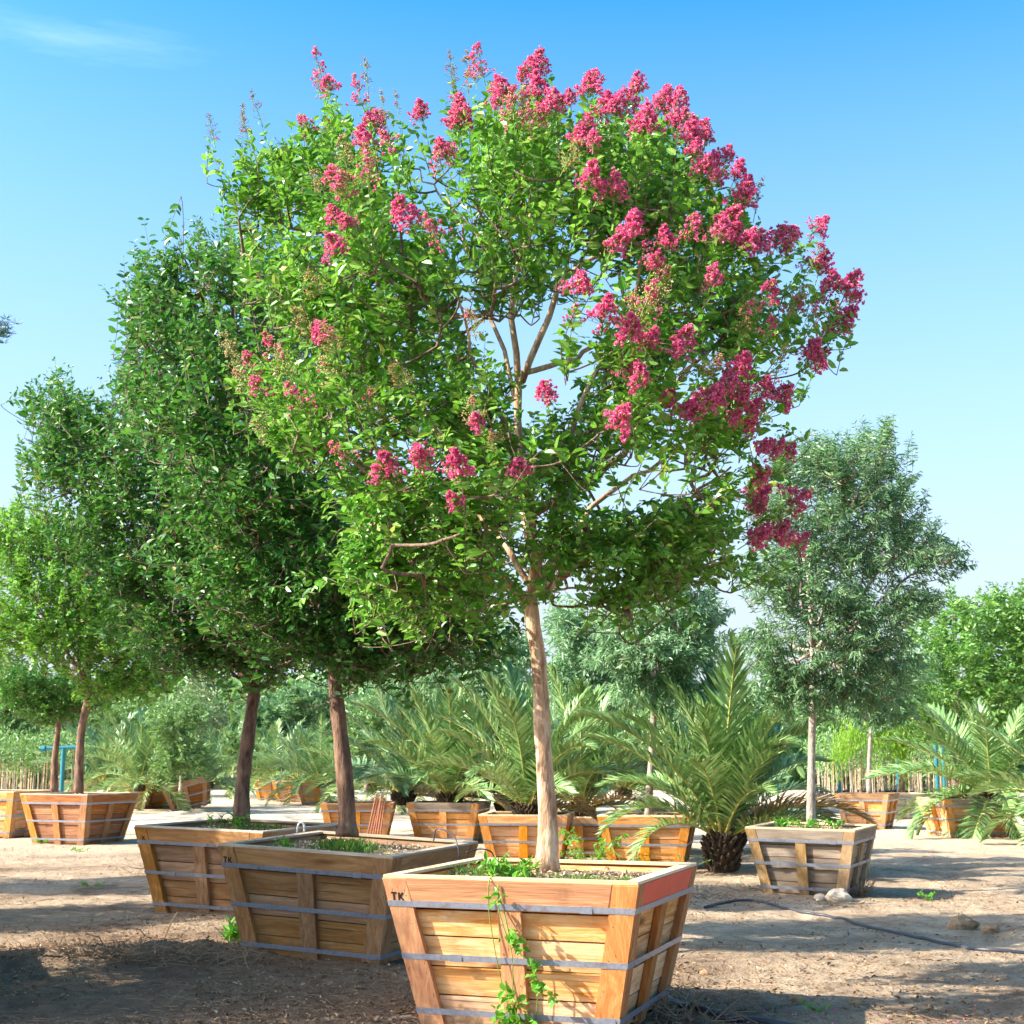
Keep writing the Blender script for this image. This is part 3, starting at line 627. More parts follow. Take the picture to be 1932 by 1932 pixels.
limbs1 = [LP(C, .15, .040, .007), LP([(1000, 1140), (945, 1090), (905, 1030), (872, 985), (800, 930), (715, 900), (600, 830)], -.6, .034, .006),
          LP([(1006, 1120), (1042, 1100), (1110, 1046), (1190, 1015), (1290, 950), (1380, 880)], -.3, .026, .006), LP([(1060, 1083), (1130, 1052), (1180, 1060), (1245, 1102)], -.2, .017, .005),
          LP([(995, 975), (1100, 915), (1180, 855), (1212, 790), (1300, 700), (1400, 600)], -.25, .030, .006), LP([(985, 720), (1030, 600), (1070, 520), (1150, 470), (1260, 400), (1330, 310)], .35, .024, .006),
          LP([(983, 705), (1080, 680), (1150, 640), (1250, 590), (1450, 520)], .5, .020, .006), LP([(905, 1032), (850, 850), (780, 750), (730, 600), (690, 450), (640, 250)], .2, .028, .006),
          LP([(782, 752), (650, 650), (560, 590), (470, 500)], -.3, .018, .006), LP([(973, 560), (900, 440), (850, 390), (790, 320)], -.1, .015, .005), LP([(872, 985), (770, 1000), (690, 990)], .3, .011, .003),
          LP([(885, 1050), (820, 1040), (750, 1035)], -.7, .012, .004), LP([(1008, 1090), (1000, 950), (960, 820), (900, 690), (860, 560)], -.9, .024, .006), LP([(1006, 1095), (1060, 930), (1100, 760), (1180, 600), (1220, 450)], -.8, .024, .006),
          LP([(1004, 1110), (900, 960), (780, 820), (660, 760)], .9, .022, .006), LP([(1008, 1100), (1120, 960), (1250, 860), (1380, 760)], .9, .022, .006), LP([(990, 900), (960, 700), (900, 520), (840, 360)], .9, .020, .006),
          LP([(1000, 400), (1060, 320), (1130, 230)], 0.2, .014, .005), LP([(1012, 1120), (1090, 1110), (1180, 1115)], .3, .010, .004)]
# flower panicles: a few shared meshes, placed one by one
def panicle(pink, bud, seed_, n, len_, rad, g):
    """cone of crinkled florets, buds and seed capsules round a branched stalk"""
    b = MB(); nb = 13; zb = np.linspace(0, 1, nb) ** .9; ab = np.arange(nb) * 2.4 + g.normal(size=nb) * .3
    rb = rad * (1.05 - zb * .95) * g.uniform(.55, 1.15, nb); cb = np.stack([rb * np.cos(ab), rb * np.sin(ab), zb * len_ + .02 + g.normal(size=nb) * .012], -1)
    i = g.integers(0, nb, n); C_ = cb[i] + g.normal(size=(n, 3)) * (rad * .26 * (1.15 - zb[i, None] * .8)); z = np.clip(C_[:, 2] / len_, 0, 1); r = np.hypot(C_[:, 0], C_[:, 1])
    b.add(*tubes(np.array([[0, 0, -.07], [0, 0, len_ * .5], [0, 0, len_ * .98]]), np.array([.004, .003, .0012]), 4), 3)
    st = np.stack([np.c_[np.zeros((n, 2)), np.clip(C_[:, 2] - r * .7, 0, 9)], C_ * [.6, .6, 1] - [0, 0, .01], C_], 1)
    b.add(*tubes(st, np.full((n, 3), .0011), 3, False), 3)
    kind = g.uniform(0, 1, n); low = z + g.uniform(-.25, .25, n)
    isp = kind < pink; isb = (~isp) & (kind < pink + bud)
    k = 7; ip = np.where(isp)[0]
    if len(ip):
        c = np.repeat(C_[ip], k, 0); ax = nrm(np.repeat(nrm(C_[ip] - [0, 0, len_ * .3]), k, 0) + g.normal(size=(len(c), 3)) * .9)
        nrmv = nrm(g.normal(size=c.shape)); nrmv = nrm(nrmv - (nrmv * ax).sum(-1, keepdims=True) * ax)
        b.add(*blades(c, ax, nrmv, g.uniform(.012, .022, len(c)), g.uniform(.012, .019, len(c)), .35, .35), 0)
    for sel, mi, s0 in ((isb, 1, .011), ((~isp) & ~isb, 2, .013)):
        iq = np.where(sel)[0]
        if len(iq):
            iq = np.repeat(iq, 2); c = C_[iq] + g.normal(size=(len(iq), 3)) * .008; s = s0 * g.uniform(.6, 1.1, len(iq))
            oc = np.array([[1, 0, 0], [0, 1, 0], [-1, 0, 0], [0, -1, 0], [0, 0, 1.2], [0, 0, -1.2]]) * .5
            V = (c[:, None] + oc[None] * s[:, None, None]).reshape(-1, 3); i6 = np.arange(len(c))[:, None, None] * 6
            Ft = (i6 + np.array([[0, 1, 4], [1, 2, 4], [2, 3, 4], [3, 0, 4], [1, 0, 5], [2, 1, 5], [3, 2, 5], [0, 3, 5]])[None]).reshape(-1, 3)
            b.add(V, Ft, mi)
    return b.mesh('flower_cluster', [PETAL, BUD, SEED, STEMG])
g = np.random.default_rng(5)
PAN = {'p': [panicle(.74, .10, .16, 150, .15, .088, g) for _ in range(4)], 'm': [panicle(.42, .12, .46, 85, .16, .08, g) for _ in range(3)],
       't': [panicle(.04, .2, .76, 85, .17, .08, g) for _ in range(2)], 'b': [panicle(.04, .90, .06, 60, .27, .055, g) for _ in range(3)], 'h': [panicle(.5, .46, .04, 80, .25, .075, g) for _ in range(2)]}
FL = '''p 1000 130|p 1120 145|p 1108 170|h 915 135|p 960 180|p 1012 180|p 1050 205|p 1078 188|p 1110 235|p 1142 215|p 1085 262|p 1122 262|p 1180 190|p 1202 165|p 1165 205|p 1255 175|p 1242 208|p 1276 196|p 1215 228|p 1270 235|p 1216 248|p 1300 240|p 1322 238|p 1290 265|p 1312 290|p 1332 256|p 1346 310|p 1322 322|p 1366 300|p 1382 330|p 1410 345|p 1396 375|p 1356 335|p 1285 215|p 1020 120|p 985 145|
m 1030 215|m 970 215|m 1000 235|p 1380 440|p 1402 465|p 1352 440|p 1366 425|p 1430 470|p 1462 455|p 1490 440|m 1482 465|p 1535 430|m 1546 465|m 1512 490|p 1540 505|p 1562 545|p 1590 550|p 1606 565|m 1520 590|m 1480 580|m 1430 580|p 1552 622|m 1562 590|p 1582 602|p 1526 672|p 1540 678|
p 1150 460|p 1195 440|p 1250 460|p 1230 505|p 1335 530|m 1300 450|p 1092 545|p 1135 600|m 1215 575|t 1195 585|p 1188 630|p 1280 640|p 1274 660|p 1222 655|p 1180 705|p 1206 718|p 1250 758|p 1034 750|p 1160 800|p 1390 702|p 1368 725|p 1345 745|p 1320 770|p 1292 785|p 1385 760|p 1440 740|p 1466 745|p 1380 790|p 1412 775|p 1400 802|p 1450 840|p 1476 850|p 1430 850|p 1420 900|p 1436 910|p 1415 945|p 1410 962|p 1490 935|p 1480 1010|p 1502 1015|p 1410 1015|p 1455 1008|t 1330 690|
h 605 140|h 600 168|p 618 155|h 682 185|b 692 170|p 700 235|p 718 225|p 690 262|p 800 215|p 845 290|m 835 308|m 635 350|m 655 362|t 682 350|p 640 405|p 660 422|p 635 467|m 830 440|p 775 405|p 1105 340|p 1155 365|p 870 235|p 876 215|
p 620 635|t 632 655|t 600 545|t 440 655|t 448 680|m 500 740|m 570 755|t 515 812|m 655 860|p 725 895|p 792 858|p 870 948|p 900 795|p 970 890|t 885 780|t 760 712|t 895 615|t 932 822|t 630 710|p 860 890|m 480 690|m 1345 985|t 1350 1000|m 1080 600|
b 400 258|b 455 240|b 490 215|b 850 150|b 750 215|b 882 160|b 1422 390|b 1462 722|b 470 260|b 735 240|b 860 185|m 700 330|t 610 350|m 930 190|h 895 150|t 620 250|t 655 290|m 590 240|t 705 300|t 560 320|m 740 270|t 1010 225|t 985 205|t 1065 300|t 470 720|t 540 690|t 590 620|m 520 655|t 700 760|t 1240 540|t 1225 600|t 1400 610|m 1450 620|t 1500 560|t 1340 700'''
cu, cv, ru, rv = 1005, 620, 610, 540
FLW = []; FLD = []
for i, s in enumerate(FL.replace('\n', '').split('|')):
    k, u, v = s.split(); u = float(u) + g.uniform(-5, 5); v = float(v) + g.uniform(-5, 5)
    rn = min(1, math.hypot((u - cu) / ru, (v - cv) / rv)); dy = -1.75 * math.sqrt(1 - rn * rn) + g.uniform(-.1, .15)
    if rn > .86: dy = g.uniform(-.5, .5)
    p = P(u, v + 12, Y1 + dy) - loc1
    FLW.append((k, p + loc1))
    o = link('flower_cluster', PAN[k][int(g.integers(len(PAN[k])))], T1, p)
    outd = Vector(p + loc1 - P(1005, 850, Y1)).normalized(); d = (outd * .75 + Vector((0, 0, .75)) + Vector(g.normal(size=3) * .2)).normalized()
    if k == 'b': d = (d + Vector((0, 0, .8))).normalized()
    FLD.append(np.array(d))
    q = d.to_track_quat('Z', 'Y') @ Matrix.Rotation(g.uniform(0, 6.28), 3, 'Z').to_quaternion(); o.rotation_mode = 'QUATERNION'; o.rotation_quaternion = q
    sc_ = g.uniform(.58, 1.0) if k != 't' else g.uniform(.65, .9); o.scale = (sc_, sc_, sc_ * g.uniform(.85, 1.1))
    if k in 'tb': o['label'] = 'spent tan seed cluster' if k == 't' else 'bud spike not yet in flower'

ft = np.array([q for _, q in FLW]); fd = np.array(FLD); hung = np.array([k != 'zz' for k, _ in FLW])
tips = np.vstack([tips, ft + fd * .0, ft - fd * .10 + g.normal(size=ft.shape) * .06]); dirs = np.vstack([dirs, fd, nrm(fd + g.normal(size=fd.shape) * .45)]); Lt = np.concatenate([Lt, g.uniform(.28, .42, 2 * len(ft))])
build_tree(T1, trunk, [.084, .059, .054, .050, .050, .046], limbs1, tips, dirs, Lt, 17, (.078, .52), LEAF_A, BARK_MYRTLE, g, .0032, loc=loc1, n_leaf_obj=300, leaf_kw=dict(droop_g=.16))

# --- the green trees of the same kind, in a row running back to the left
def auto_limbs(fork, lobes, g, r0=.032, r1=.006, n=9):
    idx = g.choice(len(lobes), min(n, len(lobes)), replace=False); out = []
    for i in idx:
        e = np.array(lobes[i][:3]); m1 = fork + (e - fork) * .35 + np.array([0, 0, .12 * np.linalg.norm(e - fork)]) * 0 - np.array([0, 0, .05]); m2 = fork + (e - fork) * .7 + g.normal(size=3) * .06
        out.append((np.array([fork - [0, 0, .05], m1, m2, e]), (r0 * g.uniform(.6, 1), r1)))
    return out
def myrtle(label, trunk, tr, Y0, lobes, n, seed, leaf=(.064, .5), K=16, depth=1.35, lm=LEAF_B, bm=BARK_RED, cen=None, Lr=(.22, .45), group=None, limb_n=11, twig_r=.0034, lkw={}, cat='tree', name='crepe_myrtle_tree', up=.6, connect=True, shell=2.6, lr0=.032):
    g = np.random.default_rng(seed); tw = [P(u, v, Y0) for u, v in trunk]
    t = thing(name, label, cat, tw[0], 0, group); lb = px_lobes(lobes, Y0, depth, g)
    tips, dl = sample_lobes(lb, n, g, shell); fork = tw[-1]
    dirs = twig_dirs(tips, dl, fork, g, up, .7, .45); Lt = g.uniform(*Lr, len(tips)); limbs = auto_limbs(fork, lb, g, lr0, n=limb_n)
    # water shoots standing up out of the outline
    if shell < 2.3:
        q = g.choice(len(tips), len(tips) // 7, replace=False, p=(lambda z: z / z.sum())(np.clip((tips[:, 2] - fork[2]) / np.ptp(tips[:, 2]), .01, 9) ** 6)); dirs[q] = nrm(dirs[q] * .35 + [0, 0, 1.] + g.normal(size=(len(q), 3)) * .12); Lt[q] *= 1.35; tips[q] += dirs[q] * .10
    build_tree(t, tw, tr, limbs, tips, dirs, Lt, K, leaf, lm, bm, g, twig_r, loc=tw[0], leaf_kw=lkw, connect=connect, ns=8); return t
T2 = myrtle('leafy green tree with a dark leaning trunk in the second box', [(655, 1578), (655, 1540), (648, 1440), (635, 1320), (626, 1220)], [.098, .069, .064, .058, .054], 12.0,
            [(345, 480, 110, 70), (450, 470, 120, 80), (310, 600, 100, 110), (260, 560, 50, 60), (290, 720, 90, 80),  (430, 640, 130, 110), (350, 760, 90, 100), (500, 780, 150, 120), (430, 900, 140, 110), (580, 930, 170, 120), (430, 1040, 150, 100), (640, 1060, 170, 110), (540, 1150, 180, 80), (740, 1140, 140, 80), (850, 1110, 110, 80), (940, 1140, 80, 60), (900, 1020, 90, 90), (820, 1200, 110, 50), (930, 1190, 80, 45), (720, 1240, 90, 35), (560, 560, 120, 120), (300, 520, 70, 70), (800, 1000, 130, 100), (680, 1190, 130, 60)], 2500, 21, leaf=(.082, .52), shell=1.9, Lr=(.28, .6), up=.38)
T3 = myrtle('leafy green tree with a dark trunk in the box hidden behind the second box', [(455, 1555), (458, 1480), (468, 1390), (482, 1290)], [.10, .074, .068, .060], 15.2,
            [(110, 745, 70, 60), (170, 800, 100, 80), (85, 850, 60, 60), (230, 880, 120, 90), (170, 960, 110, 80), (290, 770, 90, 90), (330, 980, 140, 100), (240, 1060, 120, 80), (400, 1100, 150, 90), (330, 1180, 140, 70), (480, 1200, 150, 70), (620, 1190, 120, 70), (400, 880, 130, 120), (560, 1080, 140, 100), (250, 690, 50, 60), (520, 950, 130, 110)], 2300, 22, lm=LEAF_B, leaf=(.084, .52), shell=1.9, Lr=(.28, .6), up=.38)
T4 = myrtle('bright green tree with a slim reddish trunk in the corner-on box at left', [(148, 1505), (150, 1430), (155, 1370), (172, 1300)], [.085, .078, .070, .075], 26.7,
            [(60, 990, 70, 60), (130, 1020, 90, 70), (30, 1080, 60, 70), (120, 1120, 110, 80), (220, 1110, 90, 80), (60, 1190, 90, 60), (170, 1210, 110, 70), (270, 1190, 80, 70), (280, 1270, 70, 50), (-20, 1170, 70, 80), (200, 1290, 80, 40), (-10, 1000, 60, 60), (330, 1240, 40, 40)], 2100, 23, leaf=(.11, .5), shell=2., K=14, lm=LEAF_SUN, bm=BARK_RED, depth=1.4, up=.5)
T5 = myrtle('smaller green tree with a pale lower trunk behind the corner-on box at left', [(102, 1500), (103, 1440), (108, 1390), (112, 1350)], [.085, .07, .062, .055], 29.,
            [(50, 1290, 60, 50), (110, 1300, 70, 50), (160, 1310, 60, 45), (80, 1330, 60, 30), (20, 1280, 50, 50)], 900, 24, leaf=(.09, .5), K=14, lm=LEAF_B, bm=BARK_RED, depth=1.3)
# the rest of the orchard row stands left of the picture and throws its shade across the ground
def shade_tree(src, box, x, y, rz, s, lab):
    c = copy_tree(src); c.location = (x, y, float(gz(x, y)) + .74); c.rotation_euler = (0, 0, rz); c.scale = (s, s, s); c['label'] = lab
    b = copy_tree(box); b.location = (x, y, float(gz(x, y)) - .02); b['label'] = lab.replace('tree', 'tree box'); b.rotation_euler = (0, 0, rz)
for a in ((T2, B3, -6.9, 8.75, 2.2, .80, 'nearest shade tree left of the picture'), (T3, B3, -5.1, 9.25, -.5, .76, 'second shade tree left of the picture'), (T2, B3, -7.9, 13.5, 4.1, .88, 'third shade tree left of the picture'),
          (T3, B3, -10.0, 17.0, .4, .92, 'fourth shade tree left of the picture'), (T3, B3, -5.35, 10.7, .3, .80, 'fifth shade tree left of the picture')): shade_tree(*a)

# --- ash trees with narrow grey-green leaves
ASHK = dict(droop_g=.45, spread=.7, flat=.9, grav=.2, ldroop=.2)
T6 = myrtle('grey-green narrow leaved tree with a straight pale trunk in the weathered right box', [(1530, 1562), (1531, 1450), (1533, 1350), (1535, 1220)], [.056, .045, .040, .036], 17.1,
            [(1640, 840, 90, 60), (1560, 850, 70, 50), (1500, 850, 50, 40), (1590, 920, 120, 80), (1470, 920, 70, 70), (1690, 930, 70, 80), (1720, 1010, 90, 60), (1800, 1045, 45, 35), (1530, 1010, 110, 70), (1640, 1030, 90, 60), (1450, 1060, 80, 60), (1530, 1110, 130, 70),
             (1640, 1140, 100, 70), (1740, 1120, 60, 40), (1440, 1200, 60, 50), (1590, 1210, 110, 70), (1690, 1230, 70, 60), (1450, 1270, 60, 50), (1560, 1300, 90, 50), (1640, 1300, 80, 50), (1670, 800, 20, 30), (1480, 1310, 60, 35)],
            1900, 31, leaf=(.095, .24), K=22, depth=1.15, lm=LEAF_ASH, bm=BARK_GREY, Lr=(.2, .4), lkw=ASHK, name='ash_tree', up=.35, twig_r=.003, shell=2.2)
T12 = myrtle('grey-green tree with a thin grey trunk behind the frond-striped orange box', [(1222, 1545), (1226, 1480), (1232, 1380), (1236, 1240)], [.055, .050, .045, .040], 20.7,
             [(1260, 1140, 90, 50), (1190, 1170, 80, 50), (1320, 1180, 60, 45), (1230, 1220, 100, 50), (1310, 1235, 60, 35), (1150, 1230, 60, 40), (1240, 1060, 80, 60), (1330, 1140, 50, 40), (1200, 1290, 70, 40), (1280, 1290, 60, 40)], 900, 32, leaf=(.12, .26), K=20, depth=1.0, lm=LEAF_ASH2, bm=BARK_GREY, Lr=(.2, .4), lkw=ASHK, name='ash_tree', up=.35, twig_r=.003)
myrtle('dense green tree on a thin pale trunk in the bright orange right box', [(1640, 1500), (1640, 1440), (1643, 1380), (1646, 1300)], [.06, .05, .045, .04], 31.8,
       [(1660, 1270, 70, 50), (1620, 1310, 60, 40), (1700, 1320, 60, 40), (1650, 1350, 60, 30), (1720, 1250, 50, 50)], 520, 33, leaf=(.13, .36), K=16, depth=1.0, lm=LEAF_ASH, bm=BARK_GREY, Lr=(.25, .5), lkw=ASHK, name='ash_tree', up=.35, connect=False)
BG = dict(connect=False, K=14, Lr=(.35, .7), limb_n=7)
def bgtree(label, u, vb, vt, Y, lobes, n, seed, lm=LEAF_MID, bm=BARK_GREY, leaf=(.15, .4), tr=.09, name='shade_tree', group='trees behind the boxes', depth=1.5, lkw={}, **kw):
    a = dict(BG); a.update(kw)
    return myrtle(label, [(u, vb), (u + 2, (vb * 2 + vt) / 3), (u + 1, (vb + 2 * vt) / 3), (u + 4, vt)], [tr, tr * .9, tr * .8, tr * .7], Y, lobes, n, seed, leaf=leaf, lm=lm, bm=bm, depth=depth, lkw=lkw, group=group, name=name, **a)
bgtree('big bushy green tree at the right edge with two dark trunks', 1806, 1490, 1370, 37, [(1860, 1150, 80, 50), (1770, 1190, 80, 60), (1920, 1180, 70, 60), (1830, 1250, 100, 70), (1740, 1290, 70, 60), (1910, 1290, 90, 70), (1800, 1350, 90, 50), (1890, 1370, 90, 40), (1980, 1230, 80, 90), (1720, 1350, 50, 40), (1800, 1120, 20, 30), (1880, 1110, 20, 30), (1945, 1130, 60, 45), (2000, 1170, 80, 70), (1990, 1320, 80, 80)], 2000, 41, LEAF_MID, BARK_DARK, (.17, .42), .16, depth=2.2)
bgtree('grey-green tree behind the trunk of the pink tree, above the middle palms', 900, 1500, 1310, 33, [(900, 1220, 70, 50), (960, 1250, 60, 50), (850, 1270, 60, 50), (930, 1310, 80, 40), (990, 1210, 50, 40), (860, 1330, 50, 30), (820, 1240, 50, 50), (930, 1180, 50, 40)], 850, 42, LEAF_ASH2, leaf=(.19, .28), lkw=ASHK)
bgtree('grey-green tree right of the pink tree trunk, above the palms', 1110, 1500, 1300, 31, [(1090, 1190, 60, 50), (1130, 1240, 70, 50), (1060, 1260, 50, 45), (1110, 1300, 80, 35), (1170, 1290, 50, 40), (1070, 1150, 50, 40), (1140, 1180, 60, 40)], 850, 43, LEAF_ASH2, leaf=(.19, .28), lkw=ASHK)
bgtree('thin foliaged greyish tree with a visible pale trunk at left', 375, 1470, 1330, 46, [(375, 1300, 45, 40), (340, 1340, 40, 40), (410, 1350, 40, 40), (370, 1380, 50, 40), (330, 1400, 30, 30)], 330, 44, LEAF_GREY, leaf=(.16, .35), tr=.10)
bgtree('blue-green bushy tree between the two dark trunks', 560, 1475, 1360, 60, [(540, 1330, 45, 40), (590, 1310, 50, 40), (570, 1370, 60, 35), (510, 1370, 40, 35), (640, 1340, 40, 40), (480, 1350, 30, 40)], 920, 45, LEAF_ASH, leaf=(.24, .4), tr=.12, depth=2.)
bgtree('blue-green bushy tree right of the second dark trunk', 740, 1475, 1350, 56, [(720, 1330, 50, 40), (780, 1320, 50, 40), (750, 1370, 60, 35), (690, 1370, 40, 35), (820, 1350, 45, 40)], 920, 46, LEAF_ASH, leaf=(.22, .4), tr=.12, depth=2.)
bgtree('yellow-green young tree behind the left palms', 440, 1470, 1400, 52, [(440, 1395, 30, 22), (470, 1405, 24, 20), (455, 1430, 36, 20)], 240, 47, LEAF_PALE, leaf=(.18, .42), tr=.07, depth=1.)
bgtree('light green bushy tree at the left edge above the stakes', 15, 1480, 1400, 52, [(0, 1320, 50, 40), (40, 1300, 40, 35), (30, 1370, 50, 40), (-20, 1390, 40, 40)], 960, 48, LEAF_PALE, leaf=(.2, .4), tr=.1, depth=2.)
bgtree('pale green bushy tree behind the left trunks', 230, 1475, 1400, 56, [(200, 1360, 45, 35), (250, 1350, 45, 35), (290, 1380, 40, 35), (230, 1410, 60, 30), (170, 1395, 40, 30), (310, 1345, 30, 30)], 920, 49, LEAF_PALE, leaf=(.2, .4), tr=.1, depth=2.)
bgtree('green tree filling the gap under the right side of the pink crown', 1400, 1490, 1320, 42, [(1380, 1290, 40, 40), (1420, 1330, 50, 40), (1450, 1380, 50, 30), (1370, 1370, 50, 40)], 700, 50, LEAF_ASH, leaf=(.18, .34), tr=.1, depth=1.6)
bgtree('grey-green tree seen through the gap under the middle of the pink crown', 830, 1500, 1300, 36, [(800, 1260, 60, 50), (760, 1300, 60, 45), (830, 1330, 60, 40), (870, 1210, 50, 50), (780, 1210, 40, 40)], 900, 53, LEAF_ASH, leaf=(.17, .30), lkw=ASHK)
for i, (u, lab, lm_) in enumerate(((870, 'bushy young tree low behind the palms left of the main trunk', LEAF_ASH2), (960, 'bushy young tree low behind the palms close to the main trunk', LEAF_PALE), (1075, 'bushy young tree low behind the palms just right of the main trunk', LEAF_ASH2), (1165, 'bushy young tree low behind the thin grey trunk', LEAF_PALE),
                              (1290, 'bushy young tree low behind the stout palm', LEAF_ASH2), (1440, 'bushy young tree low between the stout palm and the weathered box', LEAF_PALE), (690, 'bushy young tree low behind the second dark trunk', LEAF_PALE), (340, 'bushy young tree low behind the tilted box', LEAF_PALE))):
    bgtree(lab, u, 1495, 1430, 39 + i % 3, [(u - 30, 1350, 36, 36), (u + 25, 1330, 36, 36), (u, 1395, 54, 34), (u - 25, 1435, 44, 28), (u + 30, 1430, 44, 28)], 420, 300 + i, lm_, leaf=(.17, .36), tr=.06, depth=1.2, name='young_tree', group='bushy young trees behind the palms')
bgtree('dusty green tree left of the main trunk behind the palms', 1000, 1490, 1380, 45, [(1000, 1350, 50, 35), (950, 1390, 50, 35), (1040, 1390, 50, 35), (1000, 1420, 60, 25)], 920, 51, LEAF_ASH, leaf=(.18, .36), tr=.1, depth=1.5)
bgtree('dusty green tree behind the stout palm', 1270, 1490, 1380, 44, [(1250, 1340, 50, 35), (1300, 1370, 50, 35), (1220, 1390, 50, 35), (1290, 1420, 60, 25)], 920, 52, LEAF_MID, leaf=(.18, .36), tr=.1, depth=1.5)
# lime green pepper tree with hanging foliage and a leaning trunk
g = np.random.default_rng(61)
bgtree('lime green weeping tree with a leaning dark trunk by the stakes', 1700, 1498, 1385, 38, [(1580, 1390, 22, 26, .5), (1600, 1375, 30, 20), (1650, 1385, 24, 30, -.5), (1690, 1395, 28, 30), (1700, 1425, 18, 24, -.4), (1575, 1415, 12, 24), (1620, 1375, 30, 14)], 330, 62, LEAF_LIME, BARK_DARK, (.13, .2), .09, name='weeping_tree', depth=.8, lkw=dict(droop_g=1.6, spread=.4, grav=.7, flat=1.), up=-.3, Lr=(.4, .8))
# pine bough reaching in at the left edge
pp = P(-75, 640, 34.); pt = thing('pine_tree', 'tall dark blue-green pine whose bough tip shows at the left edge', 'tree', (pp[0] - 2.2, 34, float(gz(pp[0], 34))))
lp_ = np.array(pt.location); top = np.array([0, 0, 14.5])
MB().add(*tubes(smooth_path([[0, 0, 0], [.1, 0, 5], [0, .1, 10], top], 10), np.linspace(.26, .05, 10), 10)).build('trunk', BARK_DARK, pt, True)
bt, bb = [], MB(); g = np.random.default_rng(63)
for k in range(46):
    z = g.uniform(5.5, 14.2); a = g.uniform(0, 2 * pi) if k else 0.; r_ = (14.9 - z) * .30 + .5
    if k == 0: e = P(2, 625, 34.) - lp_; z = e[2] - .3
    else: e = np.array([cos(a) * r_, sin(a) * r_, z + .35]); 
    if k and a < .5 or a > 5.8 and k: e[0] *= .75
    s = np.array([0, 0, z]); bb.add(*tubes(smooth_path([s, (s + e) / 2 + [0, 0, -.1], e], 5), np.linspace(.045, .012, 5), 5))
    f = g.uniform(.35, 1, 26)[:, None]; c = s + (e - s) * f + g.normal(size=(26, 3)) * .10; bt.append(c)
    if k == 0: bt.append(e + g.normal(size=(26, 3)) * [.13, .2, .17])
bb.build('branches', BARK_DARK, pt, True)
c = np.repeat(np.concatenate(bt), 16, 0); d = rnd_dirs(len(c), g); d[:, 2] = np.abs(d[:, 2]) * .6 + d[:, 2] * .4; d = nrm(d)
tag(MB().add(*blades(c, d, nrm(np.cross(d, rnd_dirs(len(c), g))), g.uniform(.12, .22, len(c)), np.full(len(c), .014))).build('foliage', LEAF_PINE, pt), kind='stuff')
# far wood that reads as one mass above the horizon
g = np.random.default_rng(64); n = 32000; fu = g.uniform(-500, 2400, n); yy = g.uniform(66, 110, n)
hmax = np.where(fu < 960, 1290, 1318) + 34 * fbm(fu * .006, fu * 0, 8, 3) + 16 * fbm(fu * .03, fu * 0 + 5, 9, 2); fv = hmax + (1466 - hmax) * g.uniform(0, 1, n) ** .8
c = np.array([P(a, b, q) for a, b, q in zip(fu, fv, yy)]); c[:, 2] = np.maximum(c[:, 2], .1); d = rnd_dirs(n, g)
c = np.repeat(c, 3, 0) + g.normal(size=(n * 3, 3)) * .5; d = nrm(rnd_dirs(n * 3, g) + [0, 0, .3]); s = g.uniform(.35, .8, n * 3)
tag(MB().add(*blades(c, d, nrm(np.cross(d, rnd_dirs(n * 3, g))), s, s * .5, .2, .2)).build('far_woodland', LEAF_PALE), kind='stuff')

# ------------------------------------------------------------------ palms
def frond(Lr_, arch, n, seed, mats):
    g = np.random.default_rng(seed); m = 14; t = np.linspace(0, 1, m); ang = -arch * t ** 1.35
    st = Lr_ / (m - 1); pts = np.zeros((m, 3)); 
    for k in range(1, m): pts[k] = pts[k - 1] + st * np.array([cos(ang[k]), .03 * g.normal() * .3, sin(ang[k])])
    b = MB().add(*tubes(pts, np.interp(t, [0, .12, 1], [.026, .016, .003]), 5), 1)
    tt = np.sort(g.uniform(.13, 1, n)) if False else np.linspace(.12, .995, n) + g.uniform(-.004, .004, n)
    pos = np.stack([np.interp(tt, t, pts[:, k]) for k in range(3)], -1); a_ = np.interp(tt, t, ang)
    Tn = np.stack([np.cos(a_), 0 * a_, np.sin(a_)], -1); Nn = np.stack([-np.sin(a_), 0 * a_, np.cos(a_)], -1); S = np.array([0, 1., 0])
    al = np.interp(tt, [.1, .5, 1], [1.25, .85, .35]); ln = Lr_ * .235 * np.interp(tt, [.1, .2, .45, .8, 1], [.35, .8, 1., .72, .34])
    for sg in (1, -1):
        k = len(tt); lift = g.uniform(.15, .75, k)[:, None]; ja = al + g.normal(size=k) * .10
        d = nrm(Tn * np.cos(ja)[:, None] + (S * sg + Nn * lift) * np.sin(ja)[:, None] + g.normal(size=(k, 3)) * .05)
        wv = nrm(np.cross(d, np.cross(Tn, d)) + 1e-6); ll = (ln * g.uniform(.88, 1.1, k))[:, None]; wd = .021 * Lr_ / 1.8
        wv = nrm(Tn - (Tn * d).sum(-1, keepdims=True) * d); nb = np.cross(d, wv)
        mid = pos + d * ll * .5; tip = pos + d * ll - np.array([0, 0, 1.]) * ll * .16 * g.uniform(.3, 1.6, (k, 1))
        V = np.stack([pos - wv * wd * .5, pos + wv * wd * .5, mid + wv * wd * .75, mid - wv * wd * .75, tip], 1).reshape(-1, 3)
        i = np.arange(k)[:, None] * 5
        b.add(V, [i + np.array([[0, 1, 2, 3]]), i + np.array([[3, 2, 4]])], 0)
    return b.mesh('frond', mats)
FST = simple('frond_stalk', lin('a3a052'), .55, 0, .12)
FR = {}
for nm, pm in (('w', PALM), ('c', PALM_D), ('d', PALM_DRY)):
    for dens, nn in (('hi', 58), ('lo', 40)):
        FR[nm, dens] = [frond(1.8, ar, nn, 100 + i, [pm, FST]) for i, ar in enumerate((.22, .4, .6, .85, 1.15, 1.6))]
